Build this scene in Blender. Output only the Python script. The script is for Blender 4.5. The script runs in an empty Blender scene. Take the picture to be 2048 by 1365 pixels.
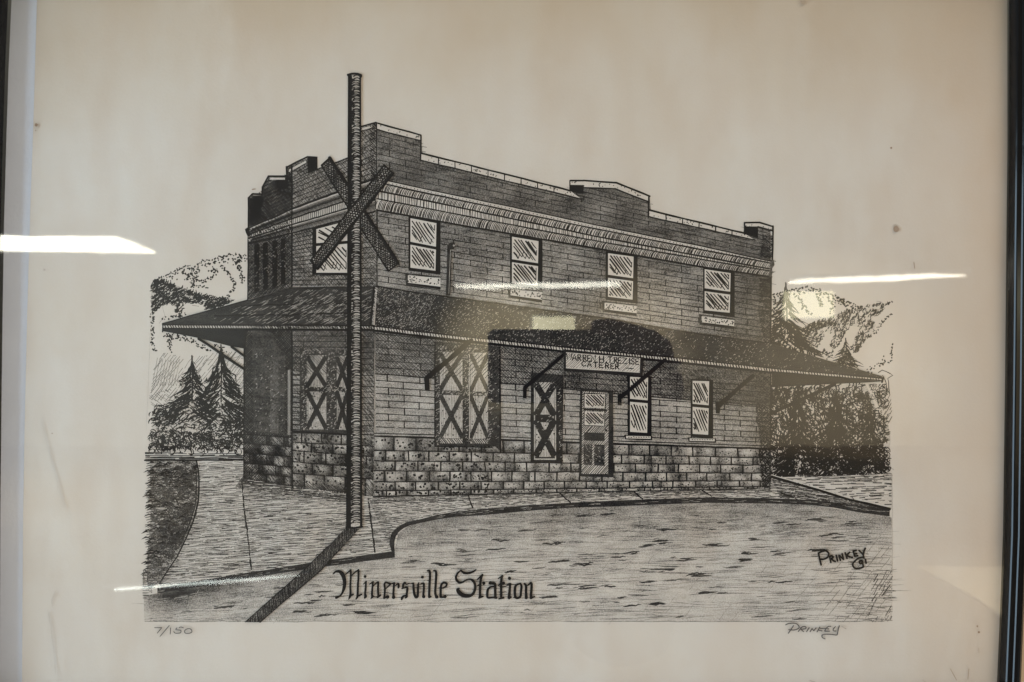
import bpy, math
import numpy as np
from mathutils import Vector, geometry

rng = np.random.default_rng(11)
scene = bpy.context.scene
COL = scene.collection
R = math.radians

# ------------------------------------------------------------------ camera
F = 1479.0                 # focal length in pixels of the 2048 px wide photograph (26 mm on 36 mm)
PITCH = math.atan(0.0263)
DIST, CAMZ = 0.40, 1.50
cam_d = bpy.data.cameras.new('camera')
cam_d.lens, cam_d.sensor_width = 26.0, 36.0
cam_d.clip_start, cam_d.clip_end = 0.01, 100.0
cam_d.dof.use_dof = True
cam_d.dof.focus_distance = DIST * math.cos(math.atan(0.0263))
cam_d.dof.aperture_fstop = 13.0
cam = bpy.data.objects.new('camera', cam_d)
COL.objects.link(cam)
cam.location = (0, -DIST, CAMZ)
cam.rotation_euler = (R(90) + PITCH, 0, 0)
scene.camera = cam

# ------------------------------------------------------------------ view, world, large lamps
scene.view_settings.view_transform = 'Standard'
scene.view_settings.look = 'None'
scene.view_settings.exposure = 0.0
scene.view_settings.gamma = 1.0
scene.view_settings.use_curve_mapping = False
scene.cycles.max_bounces = 4
scene.cycles.diffuse_bounces = 2
scene.cycles.glossy_bounces = 2
scene.cycles.transparent_max_bounces = 16
scene.cycles.use_denoising = True

world = bpy.data.worlds.new('World')
scene.world = world
world.use_nodes = True
bg = world.node_tree.nodes['Background']
bg.inputs['Color'].default_value = (0.90, 0.97, 1.0, 1)
bg.inputs['Strength'].default_value = 0.32

def area(name, loc, target, sx, sy, power, color):
    d = bpy.data.lights.new(name, 'AREA')
    d.shape = 'RECTANGLE'; d.size = sx; d.size_y = sy
    d.energy = power; d.color = color
    o = bpy.data.objects.new(name, d); COL.objects.link(o)
    o.location = loc
    o.rotation_euler = (Vector(target) - Vector(loc)).to_track_quat('-Z', 'Y').to_euler()
    o['kind'] = 'helper'
    return o

area('window_light', (-1.75, -0.80, 1.42), (0, 0, 1.42), 0.9, 1.5, 52, (0.58, 0.80, 1.0))
area('low_fill_light', (0.35, -1.15, -0.35), (0.05, 0, 1.45), 1.6, 0.9, 35, (1.0, 0.925, 0.86))  # unseen fill added low in front, lifts the lower sheet
area('ceiling_light', (1.1, -1.25, 3.30), (0.1, 0, 1.5), 1.2, 0.6, 28, (1.0, 0.84, 0.66))
def spot(name, loc, target, power, color, cone, blend=1.0):
    d = bpy.data.lights.new(name, 'SPOT')
    d.energy = power; d.color = color; d.spot_size = R(cone); d.spot_blend = blend; d.shadow_soft_size = 0.0
    o = bpy.data.objects.new(name, d); COL.objects.link(o)
    o.location = loc; o['kind'] = 'helper'
    o.rotation_euler = (Vector(target) - Vector(loc)).to_track_quat('-Z', 'Y').to_euler()
    return o
# unseen spots added to light the far wall and floor the glass mirrors
spot('wall_fill_spot', (-0.1, -9.2, 1.9), (-0.1, -12.6, 1.8), 2100, (1.0, 0.92, 0.70), 46)
spot('wall_fill_spot', (2.1, -9.2, 1.9), (2.1, -12.6, 1.9), 1500, (1.0, 0.88, 0.68), 48)
spot('wall_fill_spot', (5.4, -8.0, 2.0), (5.4, -12.6, 1.3), 2400, (1.0, 0.88, 0.68), 62)
spot('wall_fill_spot', (-5.6, -9.0, 4.4), (-5.8, -12.6, 1.2), 700, (0.72, 0.86, 1.0), 62)
spot('patch_fill_spot', (3.2, -4.3, 3.3), (3.2, -4.5, 0.0), 430, (1.0, 0.86, 0.62), 50)  # added spot that brightens the pale floor patch

# ------------------------------------------------------------------ measuring: photograph pixel -> point on an upright plane
CP, SP = math.cos(PITCH), math.sin(PITCH)
def px(x, y, Y=0.0):
    """point where the sight line of pixel (x, y) meets the upright plane at depth Y"""
    u = (np.asarray(x, float) - 1024.0) / F
    v = (682.5 - np.asarray(y, float)) / F
    dy = CP - v * SP; dz = SP + v * CP
    t = (DIST + Y) / dy
    return np.stack([u * t, np.zeros_like(u) + Y, CAMZ + dz * t], axis=-1)
def seen_in_glass(x, y, D):
    """point D metres in front of the glass whose mirror image shows at pixel (x, y)"""
    p = px(x, y, D + 0.004)
    p[..., 1] = -D
    return p

# ------------------------------------------------------------------ materials
def new_mat(name):
    m = bpy.data.materials.new(name); m.use_nodes = True
    nt = m.node_tree
    return m, nt, nt.nodes['Principled BSDF']

def N(nt, kind, **kw):
    n = nt.nodes.new(kind)
    for k, v in kw.items():
        if k.startswith('i_'):
            key = k[2:]
            n.inputs[int(key) if key.isdigit() else key.replace('_', ' ')].default_value = v
        else:
            setattr(n, k, v)
    return n
def math_n(nt, op, a, b=None, clamp=False):
    n = nt.nodes.new('ShaderNodeMath'); n.operation = op; n.use_clamp = clamp
    for i, s in enumerate((a, b)):
        if s is None: continue
        if isinstance(s, (int, float)): n.inputs[i].default_value = s
        else: nt.links.new(s, n.inputs[i])
    return n.outputs[0]
def mix_n(nt, fac, a, b):
    n = nt.nodes.new('ShaderNodeMix'); n.data_type = 'RGBA'
    for s, i in ((fac, 0), (a, 6), (b, 7)):
        if isinstance(s, (int, float)): n.inputs[i].default_value = s
        elif isinstance(s, tuple): n.inputs[i].default_value = s
        else: nt.links.new(s, n.inputs[i])
    return n.outputs[2]
def noise(nt, vec, scale, detail=3, rough=0.5):
    n = N(nt, 'ShaderNodeTexNoise'); n.inputs['Scale'].default_value = scale
    n.inputs['Detail'].default_value = detail; n.inputs['Roughness'].default_value = rough
    nt.links.new(vec, n.inputs['Vector'])
    return n.outputs['Fac']
def mapped(nt, vec, scale):
    n = N(nt, 'ShaderNodeMapping'); n.inputs['Scale'].default_value = scale
    nt.links.new(vec, n.inputs['Vector'])
    return n.outputs[0]
def maprange(nt, v, a, b, c=0.0, d=1.0, smooth=True):
    n = N(nt, 'ShaderNodeMapRange'); n.interpolation_type = 'SMOOTHSTEP' if smooth else 'LINEAR'
    nt.links.new(v, n.inputs[0])
    for i, s in zip((1, 2, 3, 4), (a, b, c, d)): n.inputs[i].default_value = s
    return n.outputs[0]

def paper_colour(nt):
    """aged drawing paper: uneven cream stock, browner towards the top and right, faint blotches"""
    pos = N(nt, 'ShaderNodeNewGeometry').outputs['Position']
    blotch = maprange(nt, noise(nt, pos, 9.0, 4, 0.55), 0.3, 0.7)
    fine = maprange(nt, noise(nt, mapped(nt, pos, (60, 60, 24)), 1.0, 3), 0.3, 0.7)
    c = mix_n(nt, blotch, (0.585, 0.520, 0.450, 1), (0.605, 0.556, 0.502, 1))
    c = mix_n(nt, math_n(nt, 'MULTIPLY', fine, 0.45), c, (0.555, 0.478, 0.412, 1))
    mottle = maprange(nt, noise(nt, mapped(nt, pos, (26, 26, 15)), 1.0, 3, 0.6), 0.46, 0.72)  # random mottling of the paper tone
    c = mix_n(nt, math_n(nt, 'MULTIPLY', mottle, 0.45), c, (0.52, 0.436, 0.36, 1))
    sep = N(nt, 'ShaderNodeSeparateXYZ'); nt.links.new(pos, sep.inputs[0])
    warp = math_n(nt, 'MULTIPLY', math_n(nt, 'SUBTRACT', noise(nt, pos, 14.0, 4), 0.5), 0.09)
    top = maprange(nt, math_n(nt, 'ADD', sep.outputs[2], warp), 1.60, 1.735)
    right = maprange(nt, math_n(nt, 'ADD', sep.outputs[0], warp), 0.17, 0.31)
    c = mix_n(nt, math_n(nt, 'MULTIPLY', top, 0.70), c, (0.45, 0.335, 0.215, 1))  # sheet colour shifts browner towards the top, then the right
    c = mix_n(nt, math_n(nt, 'MULTIPLY', right, 0.55), c, (0.57, 0.405, 0.280, 1))
    grain = maprange(nt, noise(nt, pos, 1500.0, 2), 0.2, 0.8)
    c = mix_n(nt, math_n(nt, 'MULTIPLY', grain, 0.07), c, (0.38, 0.33, 0.27, 1))
    return c, pos

M = {}
m, nt, b = new_mat('aged_paper')
c, pos = paper_colour(nt)
nt.links.new(c, b.inputs['Base Color'])
b.inputs['Roughness'].default_value = 0.9; b.inputs['Specular IOR Level'].default_value = 0.15
bump = N(nt, 'ShaderNodeBump'); bump.inputs['Strength'].default_value = 1.0; bump.inputs['Distance'].default_value = 0.006
wv = math_n(nt, 'ADD', noise(nt, mapped(nt, pos, (16, 16, 6)), 1.0, 2), math_n(nt, 'MULTIPLY', noise(nt, pos, 600.0, 3), 0.012))
nt.links.new(wv, bump.inputs['Height']); nt.links.new(bump.outputs[0], b.inputs['Normal'])
M['paper'] = m

def ink_material(name, ink, grain_amp, streak_amp):
    m, nt, b = new_mat(name)
    c, pos = paper_colour(nt)
    d = N(nt, 'ShaderNodeAttribute', attribute_name='ink').outputs['Fac']
    g = math_n(nt, 'SUBTRACT', noise(nt, pos, 1700.0, 2, 0.6), 0.5)
    s = math_n(nt, 'SUBTRACT', noise(nt, mapped(nt, pos, (70, 70, 420)), 1.0, 3, 0.6), 0.5)
    s2 = math_n(nt, 'SUBTRACT', noise(nt, pos, 75.0, 3, 0.6), 0.5)
    var = math_n(nt, 'ADD', math_n(nt, 'MULTIPLY', g, grain_amp), math_n(nt, 'MULTIPLY', math_n(nt, 'ADD', s, s2), streak_amp))
    dd = math_n(nt, 'MULTIPLY', math_n(nt, 'MULTIPLY', d, math_n(nt, 'SUBTRACT', 1.0, d)), 4.0)
    fac = math_n(nt, 'ADD', d, math_n(nt, 'MULTIPLY', var, dd), clamp=True)
    nt.links.new(mix_n(nt, fac, c, ink), b.inputs['Base Color'])
    b.inputs['Roughness'].default_value = 0.85; b.inputs['Specular IOR Level'].default_value = 0.15
    return m
M['ink'] = ink_material('printed_ink', (0.0075, 0.0065, 0.0070, 1), 1.5, 0.75)
M['pencil'] = ink_material('pencil_graphite', (0.06, 0.055, 0.055, 1), 1.5, 0.4)
M['foxing_and_crease'] = ink_material('foxing_and_crease_brown', (0.20, 0.105, 0.05, 1), 0.5, 0.5)

def simple(name, col, rough=0.6, spec=0.5, metal=0.0, bump_s=None, var=0.0):
    m, nt, b = new_mat(name)
    pos = N(nt, 'ShaderNodeNewGeometry').outputs['Position']
    n1 = noise(nt, pos, bump_s or 40.0, 4)
    dark = tuple(v * (1 - var) for v in col[:3]) + (1,)
    nt.links.new(mix_n(nt, n1, dark, col), b.inputs['Base Color'])
    b.inputs['Roughness'].default_value = rough; b.inputs['Specular IOR Level'].default_value = spec
    b.inputs['Metallic'].default_value = metal
    if bump_s:
        bp = N(nt, 'ShaderNodeBump'); bp.inputs['Strength'].default_value = 0.25; bp.inputs['Distance'].default_value = 0.001
        nt.links.new(noise(nt, pos, bump_s * 8, 4), bp.inputs['Height']); nt.links.new(bp.outputs[0], b.inputs['Normal'])
    return m
M['backing'] = simple('backing_card', (0.62, 0.65, 0.73, 1), 0.9, 0.1, 0, 60, 0.10)
M['frame'] = simple('black_frame_plastic', (0.005, 0.0045, 0.0045, 1), 0.14, 0.25, 0, None, 0.2)
M['wall'] = simple('beige_wall_paint', (0.42, 0.31, 0.20, 1), 0.8, 0.2, 0, 120, 0.12)
M['hall'] = simple('hall_wall_paint', (0.62, 0.56, 0.44, 1), 0.9, 0.1, 0, 1.2, 0.25)
M['mat'] = simple('cream_light_patch', (0.75, 0.66, 0.50, 1), 0.9, 0.1, 0, 6.0, 0.1)  # for the light patch added on the floor
M['floor'] = simple('brown_floor', (0.32, 0.265, 0.19, 1), 0.8, 0.2, 0, 2.0, 0.3)
M['phone'] = simple('black_phone_body', (0.012, 0.011, 0.014, 1), 0.5, 0.2, 0, None, 0.1)
M['lens'] = simple('lens_glass', (0.004, 0.004, 0.006, 1), 0.15, 0.3)
M['skin'] = simple('skin', (0.10, 0.045, 0.035, 1), 0.6, 0.3, 0, 50, 0.2)
M['sleeve'] = simple('dark_cloth', (0.010, 0.010, 0.012, 1), 0.95, 0.05, 0, 90, 0.3)
M['housing'] = simple('lamp_housing', (0.6, 0.6, 0.58, 1), 0.5)

def emitter(name, col, s):
    m, nt, b = new_mat(name)
    b.inputs['Base Color'].default_value = (0.8, 0.8, 0.8, 1)
    b.inputs['Emission Color'].default_value = col + (1,)
    b.inputs['Emission Strength'].default_value = s
    return m
M['tube'] = emitter('fluorescent_tube', (1.0, 0.97, 0.82), 11)
M['dim_strip'] = emitter('dim_added_strip', (0.92, 1.0, 0.93), 6.5)
M['lit_panel'] = emitter('lit_panel_yellow', (1.0, 0.93, 0.55), 4.6)

# glazing: reflects by the angle of view (both faces of the sheet), passes the rest straight on; slightly wavy
m, nt, b = new_mat('glazing'); nt.nodes.remove(b)
out = nt.nodes['Material Output']
pos = N(nt, 'ShaderNodeNewGeometry').outputs['Position']
bp = N(nt, 'ShaderNodeBump'); bp.inputs['Strength'].default_value = 0.11; bp.inputs['Distance'].default_value = 0.00012
nt.links.new(noise(nt, mapped(nt, pos, (55, 1, 60)), 1.0, 2, 0.4), bp.inputs['Height'])
fr = N(nt, 'ShaderNodeFresnel'); fr.inputs['IOR'].default_value = 1.5
gl = N(nt, 'ShaderNodeBsdfGlossy'); gl.inputs['Roughness'].default_value = 0.016
nt.links.new(bp.outputs[0], gl.inputs['Normal'])
tr = N(nt, 'ShaderNodeBsdfTransparent'); tr.inputs['Color'].default_value = (0.985, 0.99, 0.985, 1)
mx = N(nt, 'ShaderNodeMixShader')
nt.links.new(math_n(nt, 'MULTIPLY', fr.outputs[0], 1.9, clamp=True), mx.inputs[0])
nt.links.new(tr.outputs[0], mx.inputs[1]); nt.links.new(gl.outputs[0], mx.inputs[2])
nt.links.new(mx.outputs[0], out.inputs['Surface'])
M['glass'] = m
m, nt, b = new_mat('glazing_back'); nt.nodes.remove(b)
tr = N(nt, 'ShaderNodeBsdfTransparent'); nt.links.new(tr.outputs[0], nt.nodes['Material Output'].inputs['Surface'])
M['glass_back'] = m

# ------------------------------------------------------------------ object helpers
def link(o, parent=None):
    COL.objects.link(o)
    if parent is not None: o.parent = parent
    return o
def tag(o, label=None, cat=None, kind=None, group=None):
    for k, v in (('label', label), ('category', cat), ('kind', kind), ('group', group)):
        if v: o[k] = v
    return o
def mesh_obj(name, verts, faces, mat, parent=None, smooth=False):
    me = bpy.data.meshes.new(name)
    me.from_pydata([tuple(map(float, v)) for v in verts], [], faces)
    me.validate(); me.update()
    for mm in (mat if isinstance(mat, list) else [mat]): me.materials.append(mm)
    if smooth: me.shade_smooth()
    return link(bpy.data.objects.new(name, me), parent)
def empty(name, loc=(0, 0, 0)):
    o = bpy.data.objects.new(name, None); o.empty_display_size = 0.05
    o.location = loc
    return link(o)
def box_vf(x0, x1, y0, y1, z0, z1):
    v = [(x, y, z) for x in (x0, x1) for y in (y0, y1) for z in (z0, z1)]
    f = [(0, 1, 3, 2), (4, 6, 7, 5), (0, 4, 5, 1), (2, 3, 7, 6), (0, 2, 6, 4), (1, 5, 7, 3)]
    return v, f
def tube_vf(p0, p1, r, n=10):
    p0, p1 = Vector(p0), Vector(p1); a = (p1 - p0).normalized()
    u = a.orthogonal().normalized(); w = a.cross(u)
    v, f = [], []
    for p in (p0, p1):
        for k in range(n):
            t = 2 * math.pi * k / n
            v.append(tuple(p + u * (r * math.cos(t)) + w * (r * math.sin(t))))
    for k in range(n): f.append((k, (k + 1) % n, n + (k + 1) % n, n + k))
    f.append(tuple(range(n - 1, -1, -1))); f.append(tuple(range(n, 2 * n)))
    return v, f

# ------------------------------------------------------------------ setting: the wall the picture hangs on
v, f = box_vf(-1.6, 1.6, 0.018, 0.10, 0.3, 2.7)
tag(mesh_obj('wall', v, f, M['wall']), kind='structure')

# ------------------------------------------------------------------ the framed print
print_root = empty('framed_print', (0, 0.018, 1.27))
tag(print_root, 'black framed ink print of an old station building under reflecting glass', 'framed print')
bpy.context.view_layer.update()
def under(o, parent=print_root):
    o.parent = parent
    o.matrix_parent_inverse = parent.matrix_world.inverted()
    return o

# inner edges of the frame, measured along their length (the thin moulding bows a little)
left_in = [(22, -42), (20, 0), (14, 140), (10, 270), (5, 450), (2, 640), (0, 800), (-2, 1000), (-3, 1200), (-4, 1365), (-4, 1412)]
right_in = [(2014, -42), (2014.5, 0), (2014.8, 300), (2012.5, 500), (2010, 760), (2006, 1065), (2000, 1220), (1994, 1365), (1991.5, 1412)]
top_in = [(22, -42), (700, -44), (1400, -44), (2014, -42)]
bot_in = [(-4, 1412), (700, 1415), (1400, 1415), (1991.5, 1412)]
PROFILE = [(0.0, 0.002), (0.0, -0.0066), (0.0003, -0.0074), (0.0008, -0.0078), (0.0026, -0.0080), (0.0030, -0.0086), (0.0046, -0.0089),
           (0.0060, -0.0086), (0.0076, -0.0074), (0.0084, -0.0058), (0.0087, -0.003), (0.0087, 0.0175), (0.0, 0.0175)]
def rail(pts, outdir, ext):
    P3 = px(np.array([p[0] for p in pts]), np.array([p[1] for p in pts]), 0.0)
    n = len(PROFILE); V, Fc = [], []
    for i, p in enumerate(P3):
        along = (P3[min(i + 1, len(P3) - 1)] - P3[max(i - 1, 0)]); along /= np.linalg.norm(along)
        for s, dep in PROFILE:
            e = 0.0
            if i == 0: e = -s * ext
            if i == len(P3) - 1: e = s * ext
            q = p + np.array(outdir) * s + along * e
            V.append((q[0], dep, q[2]))
    for i in range(len(P3) - 1):
        for k in range(n):
            a, b2 = i * n + k, i * n + (k + 1) % n
            Fc.append((a, b2, b2 + n, a + n))
    Fc.append(tuple(range(n))); Fc.append(tuple(range((len(P3) - 1) * n, len(P3) * n))[::-1])
    o = mesh_obj('frame_rail', V, Fc, M['frame'])
    return under(o)
rail(left_in, (-1, 0, 0), 0.96); rail(right_in, (1, 0, 0), 0.96)
rail(top_in, (0, 0, 1), 0.96); rail(bot_in, (0, 0, -1), 0.96)

def plate(name, outline, y0, y1, mats, parent=print_root, back_slot=0):
    P3 = px(np.array([p[0] for p in outline]), np.array([p[1] for p in outline]), 0.0)
    n = len(P3)
    V = [(p[0], y0, p[2]) for p in P3] + [(p[0], y1, p[2]) for p in P3]
    Fc = [tuple(range(n)), tuple(range(2 * n - 1, n - 1, -1))] + [(i, n + i, n + (i + 1) % n, (i + 1) % n) for i in range(n)]
    o = mesh_obj(name, V, Fc, mats)
    for i, poly in enumerate(o.data.polygons): poly.material_index = 0 if i == 0 else back_slot
    return under(o, parent)
inner = left_in[::-1] + right_in
def inset(pts, d): return [(x + (d if x > 1000 else -d), y) for x, y in pts]
plate('backing_board', inset(inner, 8), 0.0012, 0.006, [M['backing']])
sheet_out = [(43, 1412), (44, 1365), (45, 1200), (46, 1050), (49, 860), (54, 640), (61, 400), (66, 270), (74, 0), (75, -41)] + [(x + 6, y) for x, y in right_in]
sheet = plate('print_sheet', sheet_out, 0.0, 0.0006, [M['paper']])
glass = plate('glass_pane', inset(inner, 6), -0.0042, -0.0022, [M['glass'], M['glass_back']], back_slot=1)

# ------------------------------------------------------------------ drawing with ink: flat printed marks on the sheet
LAYER = [6e-6]
def L():
    LAYER[0] += 4e-6
class Ink:
    def __init__(s):
        s.v, s.d, s.q, s.t, s.n = [], [], [], [], 0
    def _add(s, P2, d):
        k = len(P2)
        z = LAYER[0] + rng.random() * 2e-6
        s.v.append(np.column_stack([P2, np.full(k, z)]))
        s.d.append(np.broadcast_to(np.asarray(d, float), (k,)))
        a = s.n; s.n += k
        return a
    def stroke(s, pts, w=1.5, d=1.0, cap=True):
        p = np.asarray(pts, float); k = len(p)
        if k < 2: return
        w = np.broadcast_to(np.asarray(w, float), (k,)) * 0.5
        if w.max() < 1.6 and d > .5: w = w * 1.22
        t = np.empty_like(p); t[1:-1] = p[2:] - p[:-2]; t[0] = p[1] - p[0]; t[-1] = p[-1] - p[-2]
        t /= (np.linalg.norm(t, axis=1, keepdims=True) + 1e-9)
        nrm = np.column_stack([-t[:, 1], t[:, 0]]) * w[:, None]
        a = s._add(np.concatenate([p + nrm, p - nrm]), d)
        i = np.arange(k - 1)
        s.q.append(np.column_stack([a + i, a + i + 1, a + k + i + 1, a + k + i]))
        if cap and w.max() > 1.1:
            s.dot(*p[0], w[0], d); s.dot(*p[-1], w[-1], d)
    def dot(s, x, y, r, d=1.0, irr=0.0, n=8):
        a = np.arange(n) * 2 * math.pi / n + rng.random() * 6
        rr = r * (1 + irr * (rng.random(n) - 0.5))
        i0 = s._add(np.column_stack([x + rr * np.cos(a), y + rr * np.sin(a)]), d)
        for k in range(1, n - 1): s.t.append((i0, i0 + k, i0 + k + 1))
    def poly(s, ring, d=1.0):
        tri = geometry.tessellate_polygon([[Vector((x, y, 0)) for x, y in ring]])
        i0 = s._add(np.asarray(ring, float), d)
        s.t += [(i0 + a, i0 + b, i0 + c) for a, b, c in tri]
    def grid(s, top, bot, nu, nv, dfun):
        """tone sheet between two edges given as functions of x or as polylines"""
        tx = np.array([p[0] for p in top], float); ty = np.array([p[1] for p in top], float)
        bx = np.array([p[0] for p in bot], float); by = np.array([p[1] for p in bot], float)
        xs = np.linspace(max(tx[0], bx[0]), min(tx[-1], bx[-1]), nu + 1)
        yt, yb = np.interp(xs, tx, ty), np.interp(xs, bx, by)
        v = np.linspace(0, 1, nv + 1)
        X = np.repeat(xs[:, None], nv + 1, 1); Y = yt[:, None] + (yb - yt)[:, None] * v[None]
        D = dfun(X, Y, v[None] + 0 * X)
        a = s._add(np.column_stack([X.ravel(), Y.ravel()]), np.clip(D, 0, 1).ravel())
        i, j = np.meshgrid(np.arange(nu), np.arange(nv), indexing='ij')
        k = a + (i * (nv + 1) + j).ravel()
        s.q.append(np.column_stack([k, k + 1, k + nv + 2, k + nv + 1]))
    def quad(s, a, b, c, e, d=1.0): s.poly([a, b, c, e], d)
    def line(s, a, b, w=1.5, d=1.0, wob=0.4, step=22.0):
        a, b = np.asarray(a, float), np.asarray(b, float)
        k = max(2, int(np.linalg.norm(b - a) / step) + 1)
        u = np.linspace(0, 1, k)[:, None]
        p = a + (b - a) * u + rng.normal(0, wob * 0.5, (k, 2))
        s.stroke(p, w * (0.8 + 0.4 * rng.random(k)), d)
    def path(s, pts, w=1.5, d=1.0, wob=0.4, step=18.0):
        pts = np.asarray(pts, float); out = [pts[0]]; ww = []
        for a, b in zip(pts[:-1], pts[1:]):
            k = max(1, int(np.linalg.norm(b - a) / step))
            for i in range(1, k + 1): out.append(a + (b - a) * i / k + rng.normal(0, wob * 0.5, 2))
        out = np.array(out)
        s.stroke(out, w * (0.85 + 0.3 * rng.random(len(out))), d)
    def hatch(s, rings, ang, sp, w, d=1.0, jit=0.35, gap=0.0, wob=0.4, seg=26.0, keep=1.0, piece=0):
        if isinstance(rings[0][0], (int, float)): rings = [rings]
        ca, sa = math.cos(R(ang)), math.sin(R(ang))
        rot = np.array([[ca, -sa], [sa, ca]])        # world = rot @ local
        rr = [np.asarray(r, float) @ rot for r in rings]
        lo = min(r[:, 1].min() for r in rr); hi = max(r[:, 1].max() for r in rr)
        y = lo + sp * rng.random()
        while y < hi:
            xs = []
            for r in rr:
                a, b = r, np.roll(r, -1, 0)
                m_ = (a[:, 1] <= y) != (b[:, 1] <= y)
                if m_.any():
                    a, b = a[m_], b[m_]
                    xs += list(a[:, 0] + (y - a[:, 1]) / (b[:, 1] - a[:, 1]) * (b[:, 0] - a[:, 0]))
            xs.sort()
            for x0, x1 in zip(xs[::2], xs[1::2]):
                cuts = [(x0, x1)]
                if piece:
                    cuts = []; c0 = x0 - piece * rng.random()
                    while c0 < x1:
                        ln = piece * (0.4 + 1.2 * rng.random())
                        cuts.append((max(c0, x0), min(c0 + ln, x1))); c0 += ln * (1 + gap * (0.3 + rng.random()))
                for c0, c1 in cuts:
                    if c1 - c0 < 1.0 or rng.random() > keep: continue
                    k = max(2, int((c1 - c0) / seg) + 2)
                    lx = np.linspace(c0, c1, k); ly = y + rng.normal(0, wob * 0.5, k)
                    if piece: ly = ly + rng.normal(0, sp * 0.25)
                    s.stroke(np.column_stack([lx, ly]) @ rot.T, w * (0.7 + 0.6 * rng.random(k)), d, cap=False)
            y += sp * (1 + jit * (rng.random() - 0.5) * 2)
    def build(s, name, mat='ink', label=None, kind=None):
        V = np.concatenate(s.v); D = np.concatenate(s.d)
        P3 = px(V[:, 0], V[:, 1], 0.0); P3[:, 1] = -V[:, 2]
        T = np.array(s.t, int).reshape(-1, 3); Q = np.concatenate(s.q) if s.q else np.zeros((0, 4), int)
        me = bpy.data.meshes.new(name)
        me.vertices.add(len(P3)); me.vertices.foreach_set('co', P3.astype(np.float32).ravel())
        idx = np.concatenate([Q.ravel(), T.ravel()]).astype(np.int32)
        me.loops.add(len(idx)); me.loops.foreach_set('vertex_index', idx)
        st = np.concatenate([np.arange(len(Q)) * 4, len(Q) * 4 + np.arange(len(T)) * 3]).astype(np.int32)
        me.polygons.add(len(st)); me.polygons.foreach_set('loop_start', st)
        at = me.attributes.new('ink', 'FLOAT', 'POINT'); at.data.foreach_set('value', D.astype(np.float32))
        me.update(calc_edges=True)
        me.materials.append(M[mat])
        o = link(bpy.data.objects.new(name, me))
        under(o, sheet)
        if label: o['label'] = label
        if kind: o['kind'] = kind
        return o
bpy.context.view_layer.update()

def inside(ring, x, y):
    r = np.asarray(ring, float); a, b = r, np.roll(r, -1, 0)
    x = np.asarray(x)[..., None]; y = np.asarray(y)[..., None]
    with np.errstate(divide='ignore', invalid='ignore'):
        c = ((a[:, 1] <= y) != (b[:, 1] <= y)) & (x < a[:, 0] + (y - a[:, 1]) / (b[:, 1] - a[:, 1]) * (b[:, 0] - a[:, 0]))
    return c.sum(-1) % 2 == 1
def scatter(ring, n):
    r = np.asarray(ring, float); lo, hi = r.min(0), r.max(0); out = np.zeros((0, 2))
    while len(out) < n:
        p = lo + rng.random((n * 2, 2)) * (hi - lo)
        out = np.concatenate([out, p[inside(ring, p[:, 0], p[:, 1])]])
    return out[:n]
def lerp(a, b, t): return a + (b - a) * t
def polyy(pts, x): return np.interp(x, [p[0] for p in pts], [p[1] for p in pts])
def wobble(n, s): return np.cumsum(rng.normal(0, s, n))

# perspective of the drawn building: right-hand front (corner at x 754, far end 1541) and left-hand end
def RF(x, y0):
    y1 = np.interp(y0, [200, 246, 357, 421, 573, 655, 872, 992], [425, 451, 523, 554, 686, 736, 899, 976])
    return y0 + (y1 - y0) * (np.asarray(x, float) - 754) / 787
def LF(x, y0):
    y1 = np.interp(y0, [240, 300, 357, 423, 573, 652, 870, 992], [345, 372, 419, 467, 573, 651, 866, 973])
    return y0 + (y1 - y0) * (752 - np.asarray(x, float)) / 168
def BF(x, y0):      # the bay at the far left, x 497..584
    y1 = np.interp(y0, [330, 426, 469, 575, 651, 875, 973], [385, 463, 488, 599, 652, 869, 957])
    return y0 + (y1 - y0) * (584 - np.asarray(x, float)) / 87


# ================================================================== drawing: hills and trees
def stipple(ink, pts, width, n, r=1.55, jr=0.4):
    p = np.asarray(pts, float); seg = np.linalg.norm(np.diff(p, axis=0), axis=1); cum = np.concatenate([[0], np.cumsum(seg)])
    for t in (np.arange(n) + rng.random(n)) / n * cum[-1]:
        x = np.interp(t, cum, p[:, 0]); y = np.interp(t, cum, p[:, 1])
        x += rng.normal(0, width * 0.5); y += rng.normal(0, width * 0.5)
        rr = r * (1 - jr / 2 + jr * rng.random())
        if rng.random() < 0.14: ink.stroke([(x, y), (x + rng.normal(0, 2), y + rng.normal(0.5, 1.8)), ], rr * 1.6)
        else: ink.dot(x, y, rr, 1, 0.5)
def ticks(ink, ring, n, ang, ln, w, jang=16, curve=0.25):
    for x, y in scatter(ring, n):
        a = R(ang + rng.normal(0, jang)); l_ = ln * (0.5 + rng.random()); c = curve * l_ * rng.normal(0.6, 0.6)
        dx, dy = math.cos(a) * l_ / 2, math.sin(a) * l_ / 2; nx, ny = -math.sin(a) * c, math.cos(a) * c
        ink.stroke([(x - dx, y - dy), (x + nx, y + ny), (x + dx, y + dy)], [w * 0.6, w * 1.15, w * 0.6], 1)
def curls(ink, ring, n, r0, r1, w, span=2.6, bias=-1.6, jb=0.9, avoid=None):
    for x, y in scatter(ring, n):
        r = lerp(r0, r1, rng.random()); a0 = bias + rng.normal(0, jb); sp = span * (0.6 + 0.6 * rng.random())
        t = np.linspace(a0, a0 + sp, 6); e = 0.7 + 0.5 * rng.random()
        ink.stroke(np.column_stack([x + r * np.cos(t), y + r * e * np.sin(t)]), w * np.array([.5, .9, 1.2, 1.2, .9, .5]) * (0.7 + 0.6 * rng.random()), 1)
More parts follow.
